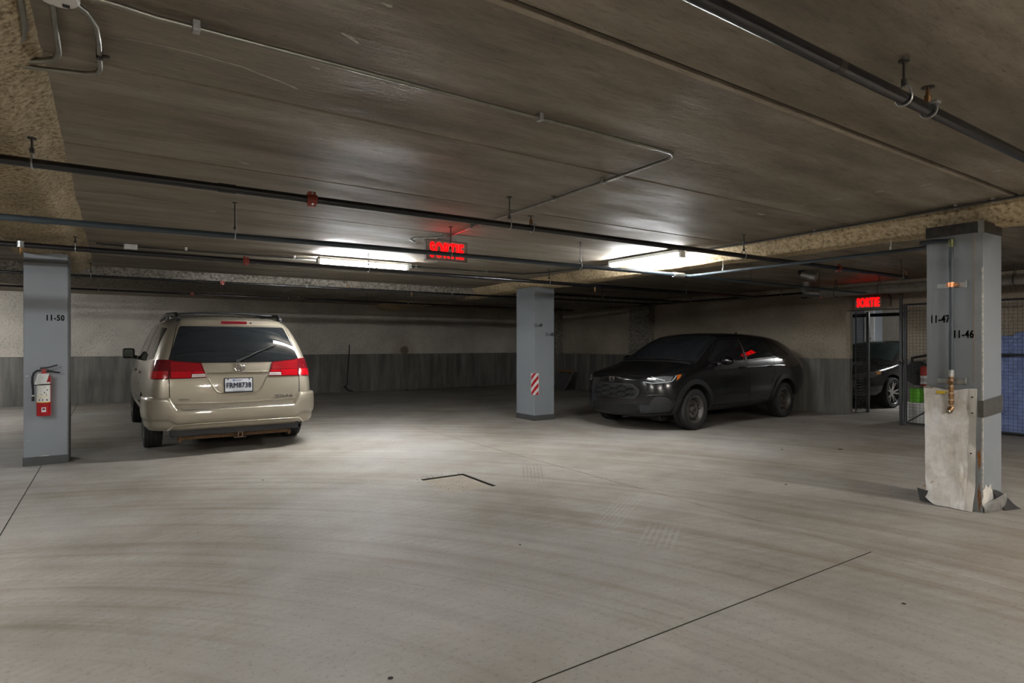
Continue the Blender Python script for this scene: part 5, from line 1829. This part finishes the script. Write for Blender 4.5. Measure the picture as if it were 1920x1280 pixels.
# parking sensors, wipers, fin, underside
for y, z in ((.60, .60), (.40, .44), (-.60, .60), (-.40, .44)):
    l, n = hit(bb, Vector(F(y, z)), Vector(FR))
    MB().cyl(l - n * .01, l + n * .004, .011, 12).build('parking_sensor', M['trim'], suv, world=False)
for y0, y1 in ((.55, -.05), (-.05, -.60)):
    pts = []
    for k in range(5):
        p = Vector((1.20 - .05 * k / 4, y0 + (y1 - y0) * k / 4, 1.06 + .02 * k / 4))
        l, n = hit(bb, p, Vector((-.6, 0, -.8)))
        pts.append(l + n * .016)
    MB().tube(pts, .008, 6).build('wiper', M['black'], suv, smooth=60, world=False)
l, n = hit(bb, Vector((-1.15, 0, 1.5)), Vector((0, 0, -1)))
MB().mesh([l + Vector((.09, 0, -.005)), l + Vector((-.09, .02, -.005)), l + Vector((-.09, -.02, -.005)), l + Vector((-.08, .004, .055)), l + Vector((-.08, -.004, .055)), l + Vector((-.03, 0, .045))], [(0, 5, 3, 1), (0, 2, 4, 5), (5, 4, 3), (1, 3, 4, 2), (0, 1, 2)]).build('shark_fin', SUV_PAINT, suv, world=False)
MB().box((.9, -.55, .15), (1.75, .55, .26), bev=.02).build('undertray', M['black'], suv, world=False)
MB().box((1.55, .35, .13), (1.72, .55, .2), bev=.01).build('tow_hook_guard', M['trim'], suv, world=False)
# rear view mirror hanger seen through the screen
l, n = hit(bb, Vector((.62, 0, 1.36)), Vector((-.75, 0, -.66)))
MB().box((l.x - .01, -.11, l.z - .05), (l.x + .012, .11, l.z + .0), bev=.01).build('interior_mirror', M['black'], suv, world=False)

# ================================================================ third car beyond the gate
SED = m_car('dark_charcoal_paint', (.008, .009, .011, 1), .2, .16, .06, (.1, .09, .08, 1), coat=1.0)
sed = thing('sedan', 'dark car with split-spoke alloy wheels parked beyond the doorway', 'car', (14.72, 6.66, 0), math.radians(177))
sd = [
    st(-2.30, .36, .62, .70, .68, .64, .90, .48, .98),
    st(-2.18, .32, .78, .82, .66, .76, .93, .56, 1.02),
    st(-1.75, .26, .86, .90, .62, .84, .95, .60, 1.12),
    st(-1.15, .22, .88, .915, .60, .86, .95, .60, 1.32),
    st(-.55, .20, .88, .915, .58, .86, .94, .61, 1.405),
    st(.05, .20, .88, .915, .58, .86, .93, .61, 1.41),
    st(.45, .20, .88, .915, .58, .86, .925, .61, 1.33),
    st(.90, .20, .88, .915, .58, .86, .915, .66, 1.10),
    st(1.18, .20, .88, .915, .58, .855, .88, .72, .96),
    st(1.6, .20, .88, .905, .56, .84, .82, .68, .89),
    st(1.95, .20, .80, .82, .55, .76, .77, .60, .83),
    st(2.18, .20, .64, .66, .54, .60, .70, .46, .76),
    st(2.28, .22, .48, .50, .52, .45, .65, .34, .70)]
sob, sbv = car_body(sd, .04, .07, sed, SED, [(-1.35, .315, .375, .60), (1.35, .315, .375, .60)])
for x in (-1.35, 1.35):
    for s in (1, -1):
        make_wheel(sed, 'wheel', x, s * .80, .312, .315, .21, .235, 'alloy', WM)
patch(sbv, 'windscreen', [(.30, .54, 1.36), (.30, -.54, 1.36), (1.08, -.70, .97), (1.08, .70, .97)], (-.75, 0, -.66), plain('greenish_glass', (.02, .03, .03, 1), .05, var=.1, spec=.7), sed, r=.05)
for s, D in ((1, LE), (-1, RI)):
    q = lambda x, z: (x, s * .9, z)
    patch(sbv, 'front_door_window', [q(-.18, 1.30), q(.22, 1.30), q(.80, .985), q(-.14, .985)], D, M['glass'], sed, r=.025)
    patch(sbv, 'rear_door_window', [q(-.26, 1.30), q(-.85, 1.26), q(-1.25, 1.0), q(-.22, .985)], D, M['glass'], sed, r=.025)
    strip(sbv, 'door_seam', [q(.82, .95), q(.84, .45), q(.75, .30)], D, .006, M['gap'], sed)
    strip(sbv, 'window_trim', [q(.85, .975), q(.20, 1.325), q(-.25, 1.325), q(-.88, 1.285)], D, .014, M['chrome'], sed)
    hl = patch(sbv, 'headlamp', [(2.16, s * .46, .68), (2.0, s * .68, .735), (1.75, s * .84, .765), (1.74, s * .86, .70), (1.95, s * .76, .63), (2.15, s * .50, .61)], Vector((-.8, -s * .6, 0)), plain('headlamp_grey', (.16, .165, .17, 1), .08, .5, var=.3, scale=30, coat=1.0), sed, off=.008, r=.015)
    patch(sbv, 'amber_marker', [(1.85, s * .80, .745), (1.76, s * .845, .755), (1.76, s * .855, .705), (1.85, s * .81, .69)], Vector((-.8, -s * .6, 0)), plain('amber_lens_b', (.45, .20, .06, 1), .15), hl, off=.012, depth=.005)
    l, n = hit(sbv, Vector((2.0, s * .70, .675)), Vector((-.8, -s * .6, 0)))
    MB().lathe([(0, .003), (.03, .002), (.034, 0), (.034, -.01)], tuple(l + n * .013), 'X', 16).build('projector', M['chrome'], hl, world=False)
    b = MB().box((.60, s * .99 - .10, .97), (.72, s * .99 + .09, 1.08), bev=.03)
    b.tube([(.66, s * .86, .96), (.66, s * .95, 1.0)], .02, 8)
    b.build('door_mirror', M['chrome'], sed, smooth=40, world=False)
    l, n = hit(sbv, Vector((-.05, s * 1.1, .86)), Vector(D))
    MB().tube([l + Vector((-.09, 0, 0)), l + n * .03 + Vector((-.06, 0, 0)), l + n * .03 + Vector((.06, 0, 0)), l + Vector((.09, 0, 0))], .013, 8).build('door_handle', M['chrome'], sed, smooth=60, world=False)
patch(sbv, 'front_grille', [(2.3, .30, .62), (2.3, -.30, .62), (2.3, -.24, .48), (2.3, .24, .48)], (-1, 0, 0), M['trim'], sed, r=.03)

# ================================================================ wire fences, gate
FRM = plain('dark_grey_steel_frame', (.045, .047, .05, 1), .45, .4)
WIRE = plain('galvanised_wire', (.05, .048, .045, 1), .5, .5)


def mesh_panel(t, p0, p1, z0, z1, sp=.052, frame=.018, mid=None, diag=False):
    """welded mesh between two plan points, with a tube frame; world coordinates"""
    a, b_ = Vector((*p0, 0)), Vector((*p1, 0))
    L = (b_ - a).length
    d = (b_ - a).normalized()
    nrm = Vector((-d.y, d.x, 0))
    P = lambda s, z: a + d * s + Vector((0, 0, z))
    bars = [((0, z0), (0, z1)), ((L, z0), (L, z1)), ((0, z0), (L, z0)), ((0, z1), (L, z1))]
    if mid: bars.append(((0, mid), (L, mid)))
    for (q0, q1) in bars:
        MB().tube([P(*q0), P(*q1)], frame, 6).build('frame_bar', FRM, t)
    if diag: MB().tube([P(.0, z0), P(min(L, .75), z0 + .55)], frame * .6, 6).build('brace', FRM, t)
    w_ = MB()
    r = .0018
    n = int(L / sp)
    for i in range(1, n + 1):
        w_.tube([P(i * L / (n + 1), z0), P(i * L / (n + 1), z1)], r, 4, cap=False)
    m = int((z1 - z0) / sp)
    for i in range(1, m + 1):
        z = z0 + (z1 - z0) * i / (m + 1)
        w_.tube([P(0, z) + nrm * r * 1.6, P(L, z) + nrm * r * 1.6], r, 4, cap=False)
    tag(w_.build('wire_mesh', WIRE, t), kind='stuff')


t = thing('wire_gate', 'dark wire mesh gate panel with latch standing by the doorway', 'gate', (10.6, 4.53, 0))
MB().box((10.565, 4.512, 0), (10.605, 4.552, 2.13), bev=.004).build('post', FRM, t)
MB().box((10.575, 4.475, 0), (10.600, 4.500, 1.955), bev=.004).build('post', FRM, t)
mesh_panel(t, (10.59, 4.46), (10.59, 3.52), .045, 1.94, diag=True)
b = MB().box((10.54, 4.49, .98), (10.57, 4.56, 1.06), bev=.006)
b.tube([(10.55, 4.53, 1.02), (10.51, 4.53, 1.02), (10.51, 4.45, 1.02)], .01, 8)
b.build('latch', M['rod'], t, smooth=40)
t = thing('wire_fence', 'long wire mesh fence in front of the blue tarpaulin', 'fence', (10.6, 2.0, 0))
MB().box((10.57, 3.46, 0), (10.61, 3.50, 2.02), bev=.004).build('post', FRM, t)
mesh_panel(t, (10.59, 3.45), (10.59, 1.9), .045, 1.94, mid=1.16)
mesh_panel(t, (10.59, 1.85), (10.59, .2), .045, 1.94, mid=1.16)
t = thing('wire_gate', 'inner wire mesh gate leaf folded open inside the doorway', 'gate', (11.64, 5.75, 0))
mesh_panel(t, (11.63, 5.755), (12.02, 5.745), .03, 1.90, frame=.012)
MB().box((12.03, 5.715, 0.0), (12.085, 5.765, 1.93), bev=.004).build('post', FRM, t)

# white strip painted in for the bright lit edge over the gate top
tag(MB().box((11.315, 3.2, 1.965), (11.345, 4.60, 2.0)).build('lit_edge_strip', M['white_metal']), kind='structure')
# ================================================================ things in the cage
def tarp(u, v):
    # v: 0 front bottom -> over the top -> back
    y = .6 + 3.0 * u
    top = 1.50 + .04 * math.sin(u * 5) + (-.05 if u > .85 else 0)
    path = [(10.70, .02), (10.69, .6), (10.70, 1.1), (10.76, top - .08), (10.86, top), (11.1, top + .01), (11.24, top - .15), (11.26, .8)]
    t_ = v * (len(path) - 1)
    i = min(int(t_), len(path) - 2)
    k = t_ - i
    x, z = path[i][0] + (path[i + 1][0] - path[i][0]) * k, path[i][1] + (path[i + 1][1] - path[i][1]) * k
    n1 = noise.noise(Vector((u * 9, v * 6, 1))) * .035 + abs(noise.noise(Vector((u * 13 + v * 9, v * 11 - u * 11, 4)))) * .075 + abs(noise.noise(Vector((u * 31 - v * 8, v * 20 + u * 9, 7)))) * .03
    return Vector((x - n1 * .7 + .03, y, z + n1 * .3))


tt = NT('blue_tarpaulin')
tt.set(color=tt.ramp(tt.noise(6, 5), [(.3, (.15, .205, .42)), (.7, (.29, .38, .70))]), rough=.38, spec=.5, normal=tt.bump(tt.noise(22, 5, .65, tt.mapping(rot=(.5, .3, .2), scale=(1, 1, 2.2))), 1.0, .03))
t = thing('tarpaulin', 'crumpled blue tarpaulin draped over stored goods behind the wire fence', 'tarpaulin', (10.95, 2.1, 0))
MB().grid(tarp, 150, 90).build('sheet', tt.m, t, smooth=60)
for y0 in (.7, 1.65, 2.6):
    MB().box((10.84, y0, 0), (11.18, y0 + .85, 1.34), bev=.02).build('covered_box', plain('cardboard', (.2, .14, .08, 1), .9), t)

t = thing('storage_crate', 'white plastic crate on the floor behind the wire gate', 'crate', (11.0, 4.27, 0))
b = MB()
b.box((10.80, 3.95, .0), (11.25, 4.60, .03), bev=.004)
for (a, c) in (((10.80, 3.95), (10.82, 4.60)), ((11.23, 3.95), (11.25, 4.60)), ((10.82, 3.95), (11.23, 3.97)), ((10.82, 4.58), (11.23, 4.60))):
    b.box((*a, .03), (*c, .33))
b.build('crate_body', plain('white_plastic', (.50, .50, .49, 1), .5), t)
MB().box((10.785, 3.935, .33), (11.265, 4.615, .365), bev=.008).build('lid', plain('white_plastic_lid', (.62, .62, .61, 1), .45), t)
for z in (.10, .20):
    MB().box((10.794, 4.0, z), (10.80, 4.55, z + .015)).build('rib', plain('white_plastic_rib', (.42, .42, .41, 1), .5), t)
t = thing('green_box', 'bright lime green box on the white crate', 'box', (10.9, 4.43, .365))
MB().box((10.82, 4.36, .365), (10.98, 4.50, .57), bev=.008).build('box_body', plain('lime_green', (.14, .50, .03, 1), .5, var=.05), t)
MB().box((10.815, 4.355, .555), (10.985, 4.505, .59), bev=.006).build('lid', plain('lime_green_lid', (.12, .42, .03, 1), .5, var=.05), t)
t = thing('snow_blower', 'black and red snow blower stowed above the white crate behind the gate', 'snow blower', (11.15, 4.2, .365))
MB().box((11.02, 4.0, .365), (11.22, 4.34, .62), bev=.02).build('housing', M['black'], t)
MB().box((10.95, 4.02, .62), (11.22, 4.42, .95), bev=.04).build('engine_cover', plain('machine_red', (.34, .03, .02, 1), .4), t, smooth=40)
MB().box((10.944, 4.10, .66), (10.952, 4.40, .80), bev=.003).build('decal_plate', plain('decal_grey', (.45, .43, .41, 1), .5), t)
put_text('decal', 'DGT', .07, facing((0, -1, 0), (0, 0, 1), (10.943, 4.33, .725)), M['ink'], t)
b = MB().lathe([(.02, -.03), (.15, -.05), (.19, -.04), (.20, 0), (.19, .04), (.15, .05), (.02, .03)], (11.10, 4.50, .83), 'X', 24)
b.build('wheel', M['rubber'], t, smooth=50)
MB().tube([(11.1, 4.58, .9), (11.05, 4.56, 1.08), (10.98, 4.3, 1.13), (10.98, 4.0, 1.13)], .02, 8).build('handlebar', M['black'], t, smooth=50)

# column, coupling and sign clutter in the next bay
t = thing('support_column', 'grey column with its lit face painted pale in the bay beyond the gate', 'column', (17.0, 8.0, 0), group='grey support columns')
MB().box((16.6, 7.75, 0), (17.05, 8.55, ZC), bev=.006).build('shaft', M['col'], t)
MB().box((16.58, 7.74, .3), (16.61, 7.98, 2.2)).build('lit_face_sheet', M['white_metal'], t)  # white sheet painted in for the column's lit edge
number('07', facing((0, -1, 0), (0, 0, 1), (16.578, 7.86, 1.45)), t, .10)
t = pipe('sprinkler_pipe', 'dark pipe with a red valve across the bay beyond the gate', [(15.0, 3.0, 2.0), (15.0, 10.5, 2.0)], .04, M['blackpipe'])
coupling(t, 15.0, 5.55, 2.0, .045, 'Y')
b = MB().cyl((15.0, 5.55, 1.97), (15.0, 5.55, 1.80), .03, 10)
b.build('red_valve', plain('valve_red', (.5, .03, .02, 1), .4), t, smooth=40)

# ================================================================ odds and ends by the walls
# black hose down the back wall
t = thing('wall_cable', 'black cable running down the lower back wall right of the minivan', 'cable', (5.38, 16.15, 0))
MB().tube([(5.42, 16.185, 1.30), (5.41, 16.18, 1.02), (5.39, 16.17, .8), (5.36, 16.17, .45), (5.36, 16.17, .22), (5.30, 16.16, .15), (5.40, 16.13, .04), (5.50, 16.10, .018)], .016, 8).build('cable_run', M['black'], t, smooth=60)
MB().tube([(5.26, 16.15, .17), (5.40, 16.12, .03)], .022, 8).build('cable_end', M['black'], t, smooth=60)
# folding chair lying against the pilaster
t = thing('folding_chair', 'folded tubular chair leaning low against the right wall behind the middle column', 'chair', (10.75, 13.6, 0))
fr = plain('dull_aluminium', (.30, .29, .28, 1), .4, .7)
lo = [(10.55, 13.15, .03), (10.75, 13.95, .03)]
hi = [(10.98, 13.25, .52), (11.05, 14.0, .52)]
for a, c in zip(lo, hi):
    MB().tube([a, tuple(Vector(a).lerp(Vector(c), .5)), c], .013, 8).build('side_tube', fr, t, smooth=50)
    a2 = (a[0] - .05, a[1] + .02, .02)
    MB().tube([a2, (a2[0] + .06, a2[1], .013), (c[0] - .06, c[1], .36)], .011, 8).build('leg', fr, t, smooth=50)
MB().tube([lo[0], lo[1]], .013, 8).build('cross_tube', fr, t, smooth=50)
MB().tube([hi[0], hi[1]], .013, 8).build('cross_tube', fr, t, smooth=50)
def seatf(u, v):
    p = Vector(lo[0]).lerp(Vector(lo[1]), .04 + .92 * u).lerp(Vector(hi[0]).lerp(Vector(hi[1]), .04 + .92 * u), .05 + .85 * v)
    return p + Vector((.01, 0, -.02 * math.sin(v * PI)))
MB().grid(seatf, 8, 8).build('seat_fabric', plain('grey_fabric', (.10, .095, .095, 1), .9), t, smooth=60)
MB().box((10.97, 13.25, .50), (11.02, 13.98, .56), bev=.006).build('wooden_rail', plain('wood_brown', (.20, .11, .04, 1), .6), t)
# sprayed crumb debris and leaves on the floor
t = thing('floor_scraps', 'small dark scraps and a paper bit scattered on the floor', 'debris', (6.0, 5.0, 0))
b = MB()
for (x, y, r) in ((7.05, 16.02, .05), (7.5, 3.9, .03), (9.6, 5.6, .02), (5.2, 3.2, .015), (3.3, 1.4, .012), (.9, 2.2, .012), (8.3, 15.3, .03), (1.2, 6.1, .012), (2.2, 3.2, .01), (6.9, 4.3, .018)):
    b.lathe([(0, 0), (r, .001), (r * .7, r * .25), (0, r * .35)], (x, y, 0), 'Z', 7)
tag(b.build('scrap', plain('scrap_dark', (.03, .025, .02, 1), .9), t), kind='stuff')
